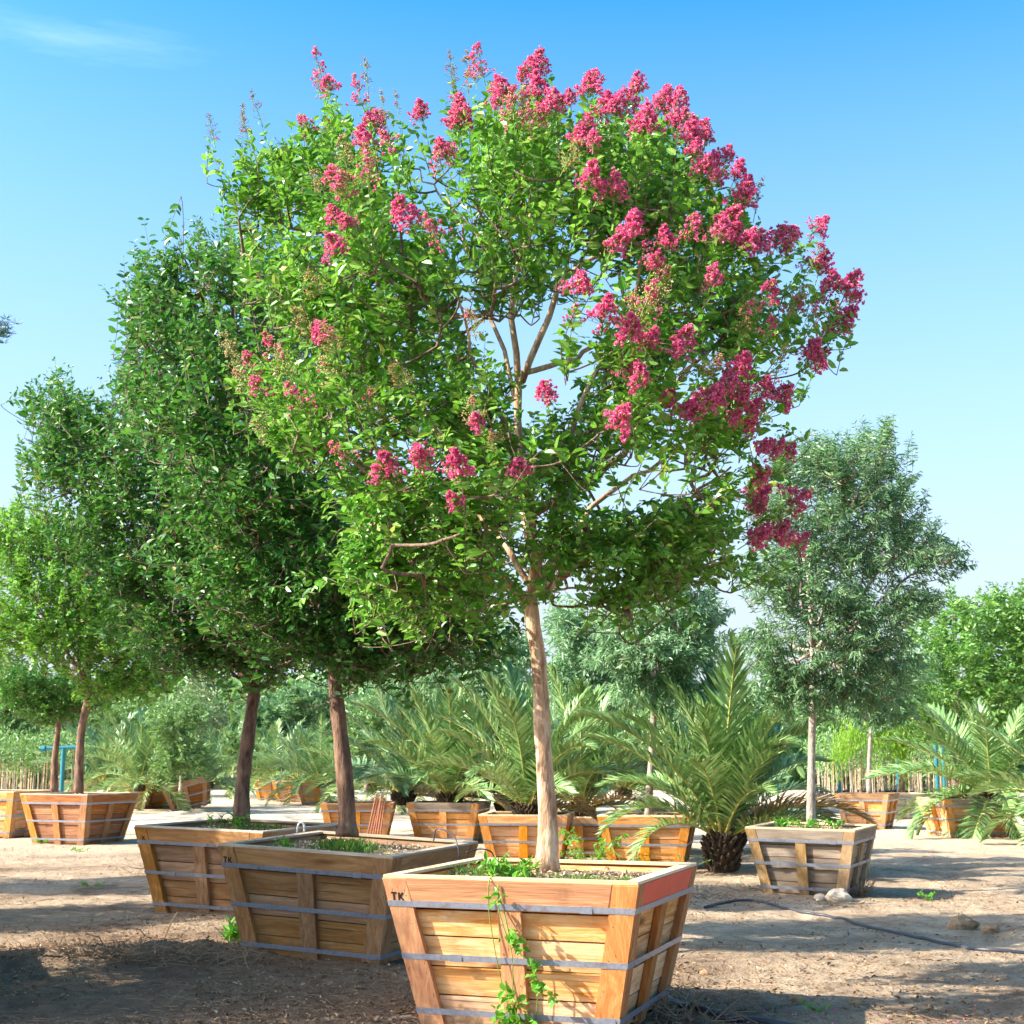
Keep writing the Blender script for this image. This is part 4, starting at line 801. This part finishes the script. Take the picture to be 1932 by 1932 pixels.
def palm(label, x, y, z, n, Lf, seed, kind='w', dens='hi', trunk=(.22, .3), up=(8, 84), wide=None, extra=(), group='palms standing in and among the boxes', boots=True):
    g = np.random.default_rng(seed); t = thing('date_palm', label, 'palm', (x, y, z), 0, group); r, h = trunk; t.rotation_euler = (g.normal() * .05, g.normal() * .05, 0)
    mb = MB(); zz = np.linspace(-.03, h, 9)
    mb.add(*tubes(np.c_[zz * 0, zz * 0, zz], r * np.interp(np.linspace(0, 1, 9), [0, .2, .6, 1], [.85, 1, 1.05, .7]), 14))
    if boots:                                     # stubs of old fronds in a spiral
        k = 70; a = np.arange(k) * 2.39996; zb = np.linspace(.02, h * 1.02, k); rr = r * np.interp(zb / h, [0, .2, .6, 1.1], [.85, 1, 1.05, .7])
        c = np.stack([rr * np.cos(a), rr * np.sin(a), zb], -1); d = np.stack([np.cos(a), np.sin(a), np.full(k, 1.1)], -1); d = nrm(d)
        mb.add(*tubes(np.stack([c - d * .03, c + d * .05, c + d * .11 * g.uniform(.6, 1.2, (k, 1))], 1), np.stack([np.full(k, .045), np.full(k, .036), np.full(k, .016)], 1) * r / .24, 5))
    mb.build('trunk', PALMTRUNK, t)
    for i in range(n):
        f = (i + .5) / n; el = R(up[0] + (up[1] - up[0]) * f ** 1.1 + g.normal() * 4); az = i * 2.39996 + g.normal() * .15
        lvl = 5 - min(5, int(np.clip(f * 5 + g.uniform(-.6, .6), 0, 5))); lvl = min(lvl, 4) if el > .3 else lvl
        dead = dens == 'hi' and i in (0, 3, 5) and g.uniform() < .75
        o = link('frond', FR['d' if dead else kind, dens][max(0, min(5, lvl))], t); s = Lf / 1.8 * g.uniform(.82, 1.1) * (.72 + .28 * min(1, f * 1.6)) * (1 if f < .92 else .85)
        if dead: o['label'] = 'dried brown frond'; el -= .35
        o.rotation_euler = (g.normal() * .25, -el, az); o.rotation_mode = 'XYZ'
        o.scale = (s, s, s); q = r * .55; o.location = (q * cos(az) * cos(el), q * sin(az) * cos(el), h * (.86 + .12 * f))
    for az, el, vi, s in extra:
        o = link('frond', FR[kind, dens][vi], t); o.rotation_euler = (g.normal() * .1, -R(el), R(az)); o.scale = (s,) * 3; o.location = (r * .5 * cos(R(az)), r * .5 * sin(R(az)), h * .9)
    return t
zg = lambda x, y: float(gz(x, y))
pz = P(1362, 1640, 19.6); palm('stout palm with a stubby dark trunk growing in the ground left of the weathered box', pz[0], 19.6, zg(pz[0], 19.6), 26, 2.5, 71, 'w', 'hi', (.20, .50), (50, 89),
     extra=((190, 44, 5, .95), (205, 30, 5, .85), (-15, 34, 4, .95), (-40, 30, 3, .8), (170, 60, 3, 1.2), (80, 80, 0, 1.3), (100, 84, 1, 1.3), (-70, 62, 3, 1.0), (-110, 70, 2, 1.0)))
zb = lambda b: b.location[2] + .66
palm('palm in the orange box behind the main trunk', .23, 21.6, zb(B10), 26, 2.1, 72, 'w', 'hi', (.16, .16), (34, 88))
palm('palm in the low orange box right of the main trunk', 1.12, 23.7, zb(B11) - .1, 24, 2.2, 73, 'w', 'hi', (.16, .2), (38, 88))
palm('palm in the box with the pale weathered rail', -1.15, 27.0, zb(B9), 28, 2.3, 74, 'w', 'hi', (.18, .2), (28, 88))
palm('palm behind the box with leaning rods', -2.2, 29.5, .55, 24, 2.3, 75, 'c', 'hi', (.18, .2), (28, 86))
palm('palm half hidden behind the main trunk', -.1, 27.5, .45, 24, 2.5, 76, 'c', 'hi', (.18, .2), (36, 88))
palm('palm at the right edge in the half covered orange box', 9.35, 28.4, zb(B16), 34, 2.3, 77, 'w', 'hi', (.2, .2), (-30, 84))
palm('palm cut by the right picture edge, nearest of the right palms', 9.9, 25.2, .35, 30, 2.1, 78, 'w', 'hi', (.2, .25), (-22, 82))
palm('palm behind the weathered box, dark leaning fronds', 3.6, 24.0, .05, 18, 1.9, 79, 'c', 'hi', (.2, .3), (20, 75))
for i, (u, y, lf, lab) in enumerate(((192, 44, 2.2, 'palm behind the reddish corner-on box'), (262, 41, 2.4, 'palm left of the tilted box, fronds over the pale road'), (296, 43, 2.1, 'low palm directly left of the tilted box'), (392, 44, 1.9, 'small palm behind the tilted box'),
                                     (455, 54, 2.2, 'far palm left of the third dark trunk'), (520, 51, 2.1, 'far palm midway between the two dark trunks'), (562, 49, 2.2, 'far palm right of the midway palm'), (604, 46, 2.3, 'far palm just left of the second dark trunk'),
                                     (700, 40, 2.2, 'palm just right of the second dark trunk'), (770, 44, 2.3, 'far palm above the leaning rods'), (960, 38, 2.2, 'far palm left of the main trunk'), (1180, 36, 2.2, 'far palm above the frond-striped box'))):
    p = P(u, 1500, y); palm(lab, p[0], y, .55, 24, lf, 80 + i, 'w' if i % 3 else 'c', 'lo', (.17, .2), (-5, 84), boots=False)

# ------------------------------------------------------------------ staked saplings in pots, pipes
g = np.random.default_rng(90)
def sapling_mesh(seed, hh):
    g = np.random.default_rng(seed); b = MB(); z = np.linspace(.02, .30, 4)
    r = []
    def part(nm, m, geo, k=None):
        me = MB().add(*geo).mesh(nm, m); r.append((nm, me, k))
    part('pot', POT, tubes(np.c_[z * 0, z * 0, z], np.array([.12, .13, .14, .15]), 10))
    part('stem', BARK_GREY, tubes(smooth_path([[0, 0, .28], [.02 * g.normal(), .02 * g.normal(), .9], [.03 * g.normal(), 0, hh]], 6), np.linspace(.024, .015, 6), 5))
    part('stake', CANE, tubes(np.array([[.05, 0, .25], [.05 + .02 * g.normal(), .01, hh * .98]]), np.array([.024, .022]), 5))
    n = 130; c = np.array([0, 0, hh + .05]) + g.normal(size=(n, 3)) * [.22, .22, .28]; d = nrm(rnd_dirs(n, g) + [0, 0, .3]); s = g.uniform(.1, .2, n)
    part('crown', LEAF_PALE, blades(c, d, nrm(np.cross(d, rnd_dirs(n, g))), s, s * .4), 'stuff'); return r
SM = [sapling_mesh(200 + i, 1.55 + .12 * (i % 3)) for i in range(6)]
for (u0, u1, n, y0, y1, lab, gp) in ((1535, 1885, 96, 47, 58, 'thin staked sapling in a black pot, packed in the row behind the right boxes', 'staked saplings behind the right boxes'),
                                     (-25, 142, 34, 44, 50, 'thin staked sapling in a black pot, packed in the row at the far left', 'staked saplings at the far left')):
    for i in range(n):
        u = u0 + (u1 - u0) * (i + g.uniform(.1, .9)) / n; y = g.uniform(y0, y1); p = P(u, 1450, y)
        o = thing('staked_sapling', lab, 'sapling', (p[0], y, -.05), 0, gp); o.rotation_euler = (g.normal() * .02, g.normal() * .02, g.uniform(0, 6))
        for nm, me, kd in SM[int(g.integers(6))]: tag(link(nm, me, o), kind=kd)
for u, y, v0, r, lab in ((1465, 44, 1412, .035, 'teal pipe post left of the right ash trunk gap'), (1582, 42, 1425, .055, 'teal pipe post behind the bright orange box'), (1692, 42, 1415, .05, 'teal pipe post by the leaning dark trunk'), (1765, 40, 1405, .055, 'dark teal pipe post between the right box and the saplings'), (1778, 43, 1400, .05, 'thin teal pipe post close beside the dark teal post')):
    p = P(u, v0, y); tag(MB().add(*tubes(np.array([[p[0], y, -.1], [p[0], y, p[2]]]), np.array([r, r]), 8)).build('pipe_post', TEAL), lab, 'pipe post')
tp = P(120, 1412, 40.); tt = thing('teal_pipe_stand', 'teal T-shaped irrigation standpipe between the left trunks', 'pipe', (tp[0], 40, -.06))
MB().add(*tubes(np.array([[0, 0, 0], [0, 0, tp[2] + .06]]), np.array([.06, .06]), 10)).build('upright', TEAL, tt)
MB().add(*tubes(np.array([[-.55, 0, tp[2] + .06], [.40, 0, tp[2] + .10]]), np.array([.05, .05]), 8)).build('crossbar', TEAL, tt)
MB().add(*tubes(np.array([[-.62, 0, tp[2] + .04], [-.50, 0, tp[2] + .05]]), np.array([.09, .09]), 8)).build('valve', TEAL, tt)

# ------------------------------------------------------------------ small things near the camera
def hose(pts, r, label, name='irrigation_hose', m=HOSE):
    q = smooth_path([G(u, v) for u, v in pts], 60); q[:, 2] = gz(q[:, 0], q[:, 1]) + r * .75
    return tag(MB().add(*tubes(q, np.full(60, r), 8)).build(name, m, smooth=True), label, 'hose')
hose([(1330, 1712), (1385, 1702), (1440, 1704), (1480, 1716), (1520, 1727), (1570, 1733), (1640, 1752), (1720, 1769), (1800, 1786), (1850, 1795), (1960, 1803)],   .016, 'black irrigation hose crossing the dirt from the weathered box to the right edge')
hose([(1215, 1860), (1262, 1890), (1300, 1903), (1350, 1917), (1410, 1930), (1500, 1946)], .022, 'black irrigation hose coming out from behind the front box at lower right')
hose([(262, 1598), (285, 1604), (320, 1612)], .025, 'short black hose between the left boxes')
def loop(pts, r, label, m, name='drip_tube'):
    return tag(MB().add(*tubes(smooth_path(pts, 24), np.full(24, r), 6)).build(name, m, smooth=True), label, 'drip tube')
q = P(822, 1565, 11.9); a_ = P(818, 1577, 11.75); b_ = P(866, 1604, 11.6)
loop([a_ - [0, 0, .04], a_ + [.02, 0, .05], P(838, 1566, 11.7), P(856, 1578, 11.52), P(864, 1598, 11.45), P(867, 1618, 11.44)], .006, 'thin black drip tube looping over the right rim of the second box', HOSE)
loop([P(880, 1608, 11.62), P(905, 1602, 11.7), P(925, 1606, 11.8), P(934, 1620, 11.8)], .006, 'second thin black drip tube hanging beside the first', HOSE)
loop([P(560, 1572, 11.6), P(563, 1556, 11.6), P(569, 1552, 11.6), P(574, 1558, 11.6), P(574, 1570, 11.6)], .009, 'small white plastic tube hoop on the second box soil', WHITEP)

def rock(label, x, y, sx, sy, sz, seed, name='rock', m=ROCK, cat='rock'):
    g = np.random.default_rng(seed); n, k = 22, 14; th = np.linspace(0, 2 * pi, n, endpoint=False); ph = np.linspace(.02, pi - .02, k)
    TH, PH = np.meshgrid(th, ph); d = np.stack([np.sin(PH) * np.cos(TH), np.sin(PH) * np.sin(TH), np.cos(PH)], -1)
    r = 1 + .42 * fbm(d[..., 0] * 1.6 + seed, d[..., 1] * 1.6 + d[..., 2] * 1.9, seed, 4); r = np.round(r * 9) / 9 * .5 + r * .5
    V = d * r[..., None] * [sx, sy, sz]; i = np.arange(k - 1)[:, None] * n; j = np.arange(n)[None]; j2 = (j + 1) % n
    Q = np.stack([i + j, i + n + j, i + n + j2, i + j2], -1).reshape(-1, 4)
    return tag(MB().add(V, Q).build(name, m, None, False, (x, y, zg(x, y) + sz * .45)), label, cat)
p = G(1580, 1700); rock('pale boulder at the foot of the weathered right box', p[0], p[1], .14, .10, .085, 3)
p = G(1548, 1698); rock('small pale stone left of the boulder', p[0], p[1], .07, .06, .045, 4)
for i, (u, v, s, lb_) in enumerate(((1818, 1752, .13, 'brown clod of dirt on the mound at right'), (1870, 1760, .09, 'smaller brown clod right of the mound'), (1505, 1890, .05, 'dark clod in the right foreground'), (1330, 1840, .04, 'small clod right of the front box'), (1615, 1895, .045, 'dark clod in the lower right shade'))):
    p = G(u, v); rock(lb_, p[0], p[1], s, s * .8, s * .6, 10 + i, 'dirt_clod', simple('clod%d' % i, lin('9c7f5e'), .95, 0, .25, 20.), 'clod')
def twig_heap(label, cx, cy, n, rx, ry, hgt, ln, seed, name='dry_twigs', up=.35, m=DRYT, r0=.004, base_=None):
    g = np.random.default_rng(seed); b = MB(); x = cx + g.normal(size=n) * rx; y = cy + g.normal(size=n) * ry; z = gz(x, y) + g.uniform(0, 1, n) ** 2 * hgt + .004
    a = g.uniform(0, 2 * pi, n); d = nrm(np.stack([np.cos(a), np.sin(a), np.abs(g.normal(size=n)) * up], -1)); l = ln * g.uniform(.35, 1.2, n)[:, None]
    p0 = np.stack([x, y, z], -1); p1 = p0 + d * l * .5 + g.normal(size=(n, 3)) * l * .12; p2 = p0 + d * l + g.normal(size=(n, 3)) * l * .15
    for q in (p1, p2): q[:, 2] = np.maximum(q[:, 2], gz(q[:, 0], q[:, 1]) + .003)
    V, fs = tubes(np.stack([p0, p1, p2], 1), np.stack([np.full(n, r0), np.full(n, r0 * .8), np.full(n, r0 * .4)], 1) * g.uniform(.5, 1.3, (n, 1)), 4, False)
    return tag(b.add(V, fs).build(name, m), label, 'dry twigs', kind='stuff')
p = G(290, 1790); twig_heap('heap of dry roots and stems on the sunlit dirt at left', p[0], p[1], 420, .42, .16, .07, .2, 5, r0=.0045)
p = G(290, 1650); twig_heap('tangle of dry twigs beside the second left box', p[0], p[1], 60, .18, .12, .12, .35, 6)
p = G(1625, 1690); twig_heap('dry spiky weed clump behind the boulder', p[0], p[1], 80, .06, .05, .03, .36, 7, up=2.2, name='dry_weed', r0=.0035)
p = G(1420, 1690); twig_heap('scatter of dry twigs left of the weathered box', p[0] - .5, p[1], 160, .45, .3, .05, .22, 8)
p = G(1265, 1920); twig_heap('dry litter at the right foot of the front box', p[0], p[1], 200, .25, .2, .08, .2, 9)
p = G(310, 1765); tag(MB().add(*tubes(smooth_path([p, p + [.05, 0, .12], p + [.11, 0, .22]], 6), np.linspace(.009, .004, 6), 5)).build('dry_stick', DRYT), 'single dry stick poking up from the root heap', 'stick')
p = G(755, 1935 - 12); tag(MB().add(np.array([[-.06, -.02, .005], [.07, .0, .012], [.06, .035, .02], [-.05, .02, .012], [-.06, -.02, .0], [.07, .0, .004], [.06, .035, .01], [-.05, .02, .004]]), np.array([[0, 1, 2, 3], [7, 6, 5, 4], [0, 4, 5, 1], [1, 5, 6, 2], [2, 6, 7, 3], [3, 7, 4, 0]])).build('wood_chip', wood('pale', 'X'), None, False, p), 'flat grey wood scrap lying left of the front box', 'wood scrap')

def weed(label, loc, n, size, hgt, seed, m=WEED, wid=.4, up=.7, cat='weed', name='weed_plant', lf=1., stems=5):
    """broad-leaved weed: several stems with leaves"""
    g = np.random.default_rng(seed); t = thing(name, label, cat, loc); S = max(2, stems)
    a = g.uniform(0, 2 * pi, S); d = nrm(np.stack([np.cos(a), np.sin(a), np.full(S, up * 2) * g.uniform(.5, 1.5, S)], -1)); e = d * hgt * g.uniform(.6, 1.1, (S, 1)) + np.stack([np.cos(a), np.sin(a), a * 0], -1) * size * .5
    pth = np.stack([e * 0, e * .5 + [0, 0, hgt * .12], e], 1); MB().add(*tubes(pth, np.full((S, 3), .003), 4, False)).build('stem', STEMG, t)
    i = g.integers(0, S, n); f = g.uniform(.2, 1, n)[:, None]; c = e[i] * f + np.array([0, 0, hgt * .15]) * f * (1 - f) * 2
    d = nrm(g.normal(size=(n, 3)) + [0, 0, .25]); nn = nrm(g.normal(size=(n, 3)) * .5 + [0, 0, 1]); nn = nrm(nn - (nn * d).sum(-1, keepdims=True) * d)
    s = size * .33 * lf * g.uniform(.5, 1.2, n); tag(MB().add(*blades(c, d, nn, s, s * wid, .2, .25)).build('leaves', m, t), kind='stuff'); return t
def box_top(b, x, y, dz=0):
    m = b.matrix_basis; return np.array(m @ Vector((x, y, .83 + dz)))
def grass(label, b, pts, n, hh, seed, name='grass_patch', m=GRASSM, spread=.12):
    g = np.random.default_rng(seed); i = g.integers(0, len(pts), n); c = np.array(pts)[i] + g.normal(size=(n, 2)) * [spread, spread * .6]
    P0 = np.array([box_top(b, q[0], q[1], -.005) for q in c]); d = nrm(g.normal(size=(n, 3)) * .45 + [0, 0, 1]); s = hh * g.uniform(.5, 1.2, n)
    return tag(MB().add(*blades(P0, d, nrm(np.cross(d, rnd_dirs(n, g))), s, np.full(n, .006), .1, .3)).build(name, m), label, 'grass', kind='stuff')
weed('bright green leafy weed at the front of the trunk in the front box', box_top(B1, -.12, -.30), 120, .20, .14, 1, lf=1.1, stems=9)
grass('short grass round the base of the pink tree trunk', B1, [(-.1, -.12), (.08, -.18), (.2, -.1), (-.25, -.2)], 420, .045, 2)
grass('short grass patch near the red painted rail', B1, [(.35, -.25), (.45, -.2), (.28, -.28), (.52, -.1)], 330, .035, 3, spread=.07)
grass('dark grass tuft at the left of the front box soil', B1, [(-.45, .1), (-.35, .2)], 260, .08, 4)
weed('young green weed at the left back of the front box', box_top(B1, -.42, .15), 40, .10, .14, 5)
grass('green grass round the dark trunk of the second box', B2, [(.0, -.15), (.1, -.2), (-.05, -.05)], 700, .10, 6)
weed('low weed at the left of the second box soil', box_top(B2, -.45, -.3), 50, .13, .10, 7)
weed('tall thin weed left of the third trunk', box_top(B3, -.42, .05), 46, .12, .24, 8, stems=4)
weed('leafy weed at the foot of the third trunk', box_top(B3, .05, -.12), 70, .16, .2, 9)
grass('grass in the half hidden third box', B3, [(.1, .0), (.25, .1), (-.1, .0)], 420, .08, 10)
weed('green weeds round the grey trunk base in the weathered box', np.array(B13.matrix_basis @ Vector((-.05, -.1, .71))), 90, .2, .14, 11, stems=8)
weed('trailing green weed on the left of the weathered box', np.array(B13.matrix_basis @ Vector((-.35, .1, .71))), 70, .22, .14, 12, stems=7)
weed('green weed on the right of the weathered box trunk', np.array(B13.matrix_basis @ Vector((.25, .1, .71))), 60, .16, .16, 14, stems=7)
weed('bright green weed at the foot of the second box', np.array(G(450, 1772)), 60, .26, .12, 15, lf=1.3, m=WEED, stems=7)
weed('green leafy shrub growing up between the orange boxes right of the main trunk', np.array([1.05, 20.2, zg(1.05, 20.2)]), 260, .55, .75, 16, lf=.45, stems=12, cat='shrub', name='leafy_shrub')
weed('spiky green weed in front of the frond-striped box', np.array([1.55, 19.2, zg(1.55, 19.2)]), 70, .4, .5, 17, wid=.16, lf=.8, stems=5)
weed('yellowish weed at the right foot of the frond-striped box', np.array([2.30, 19.5, zg(2.3, 19.5)]), 60, .25, .3, 18, m=LEAF_PALE, lf=.6)
weed('small green weed in front of the pale grey board box', np.array(P(1745, 1548, 35.5)), 60, .35, .45, 19, lf=.8)
for i, (u, v, lab) in enumerate(((150, 1608, 'low weed before the corner-on box'), (172, 1675, 'low weed on the shaded ground at left'), (1755, 1700, 'low weed in the sun on the right'), (1545, 1910, 'small weed in the right foreground shade'), (80, 1592, 'weed at the left foot of the corner-on box'), (1680, 1540, 'thin weed beside the bright orange box'))):
    p = G(u, v); weed(lab, p, 40, .22 if i != 3 else .12, .09, 30 + i, lf=.7)

# climbing vine hanging down the front of the front box
Mb = B1.matrix_basis; A1 = _boxmesh[1.523, .865]['A']
def FZ(zx, zy, o=.03):
    """point on the sloping front of the first box: zx along (-1..1), zy height 0..1"""
    z = .865 * zy; return np.array(Mb @ Vector((zx * A1(z), -(A1(z) + o), z)))
vine = thing('climbing_vine', 'thin green vine hanging down the front planks of the front box', 'vine', FZ(-.1, 1.0, -.05)); lv = np.array(vine.location)
ST = [[(-.12, 1.03, -.05), (-.13, .99, .02), (-.15, .78, .02), (-.12, .5, .03), (-.08, .3, .03), (-.03, .12, .03), (.0, .03, .04)],
      [(-.06, .98, .01), (-.07, .84, .02), (-.02, .70, .05), (.03, .55, .05), (.02, .35, .05), (.0, .1, .05)],
      [(-.03, .82, .02), (.05, .6, .06), (.2, .48, .05), (.24, .32, .04), (.22, .15, .04)],
      [(.03, .58, .05), (.1, .64, .06), (.13, .68, .06)], [(.2, .4, .05), (.3, .36, .06), (.42, .28, .06)], [(-.02, .2, .04), (-.12, .12, .06), (-.16, .05, .06)]]
sp = []
for s in ST:
    q = smooth_path([FZ(*x) for x in s], 20); MB().add(*tubes(q - lv, np.linspace(.0042, .002, 20), 5)).build('stem', STEMG, vine, True); sp.append(q)
g = np.random.default_rng(77); C_, D_, N_, S_ = [], [], [], []
for (zx, zy, n, s) in ((-.07, .93, 8, .045), (-.06, .86, 6, .05), (.03, .68, 10, .05), (.1, .60, 12, .06), (.22, .50, 8, .05), (.27, .36, 12, .055), (.40, .29, 9, .055), (.2, .4, 5, .045), (-.03, .3, 10, .055), (.04, .24, 14, .06), (.12, .20, 10, .05), (-.08, .2, 8, .05), (-.14, .1, 10, .06), (0, .1, 18, .07), (.08, .06, 16, .08), (.2, .08, 10, .06), (-.05, .03, 14, .07)):
    for k in range(n):
        c = FZ(zx + g.normal() * .03, zy + g.normal() * .022, .05 + abs(g.normal()) * .03); d = nrm(g.normal(size=3) + [-.1, -.4, -.35]); nn = nrm(np.array([-.5, -.6, .6]) + g.normal(size=3) * .5); nn = nrm(nn - nn.dot(d) * d)
        C_.append(c - lv); D_.append(d); N_.append(nn); S_.append(s * g.uniform(.6, 1.2))
one = MB().add(*blades(np.zeros((1, 3)), np.array([[0, 1., 0]]), np.array([[0, 0, 1.]]), np.ones(1), np.array([.6]), .16, .2)).mesh('leaf', WEED)
for c, d, n_, s in zip(C_, D_, N_, S_):
    o = link('leaf', one, vine); S = nrm(np.cross(d, n_)); n_ = np.cross(S, d)
    o.matrix_local = Matrix(((S[0] * s, d[0] * s, n_[0] * s, c[0]), (S[1] * s, d[1] * s, n_[1] * s, c[1]), (S[2] * s, d[2] * s, n_[2] * s, c[2]), (0, 0, 0, 1)))
# rusty rods leaning against the box beside the second trunk
rod = thing('rod_bundle', 'bundle of rusty rods leaning on the orange box beside the second trunk', 'rods', P(697, 1570, 25.6)); lr = np.array(rod.location)
for i in range(6):
    a_ = P(690 + i * 5.2, 1572, 25.5); a_[2] = zg(a_[0], a_[1]); b_ = P(710 + i * 3.2, 1498 + (i % 3) * 4, 25.95)
    MB().add(*tubes(np.array([a_, b_]) - lr, np.array([.016, .014]), 6)).build('rod', RUST, rod, True)

# leaf litter, chips and twigs over the ground
g = np.random.default_rng(99); n = 130000; y = 7.2 + 18 * g.uniform(0, 1, n) ** 1.9; x = g.uniform(-1, 1, n) * (y * .40 + .4)
mk = fbm(x * .75 + 3, y * .75, 41, 4) - .03 * (y - 8) + .42 * np.exp(-((x + 2.2) / 2.0) ** 2) + .25 * np.exp(-((x - .2) / 1.2) ** 2); k_ = mk > g.uniform(-.3, .75, n); x, y = x[k_], y[k_]; n = len(x)
nn = nrm(g.normal(size=(n, 3)) * .5 + [0, 0, 1]); d = rnd_dirs(n, g); d = nrm(d - (d * nn).sum(-1, keepdims=True) * nn); s = g.uniform(.008, .045, n) * g.uniform(.5, 1.2, n)
tag(MB().add(*blades(np.stack([x, y, gz(x, y) + .006], -1), d, nn, s, s * g.uniform(.2, .6, n), .3, .2)).build('leaf_litter', DRY), kind='stuff')
n = 5000; y = 7.2 + 15 * g.uniform(0, 1, n) ** 1.7; x = g.uniform(-1, 1, n) * (y * .40 + .3); a = g.uniform(0, 2 * pi, n); l = g.uniform(.03, .16, n)
p0 = np.stack([x, y, gz(x, y) + .004], -1); x2 = x + np.cos(a) * l; y2 = y + np.sin(a) * l; p2 = np.stack([x2, y2, gz(x2, y2) + .006], -1); pm = (p0 + p2) / 2 + g.normal(size=(n, 3)) * .01; pm[:, 2] = gz(pm[:, 0], pm[:, 1]) + .01
tag(MB().add(*tubes(np.stack([p0, pm, p2], 1), np.full((n, 3), .0022), 3, False)).build('twig_litter', DRYT), kind='stuff')

n = 90; q = G(1500, 1925); x = q[0] + g.normal(size=n) * .5; y = q[1] + g.normal(size=n) * .35; d = rnd_dirs(n, g); d[:, 2] *= .2; d = nrm(d)
nn = nrm(g.normal(size=(n, 3)) * .4 + [0, 0, 1]); tag(MB().add(*blades(np.stack([x, y, gz(x, y) + .008], -1), d, nrm(nn - (nn * d).sum(-1, keepdims=True) * d), g.uniform(.012, .022, n), g.uniform(.01, .018, n), .3, .3)).build('fallen_petals', PETAL), kind='stuff')
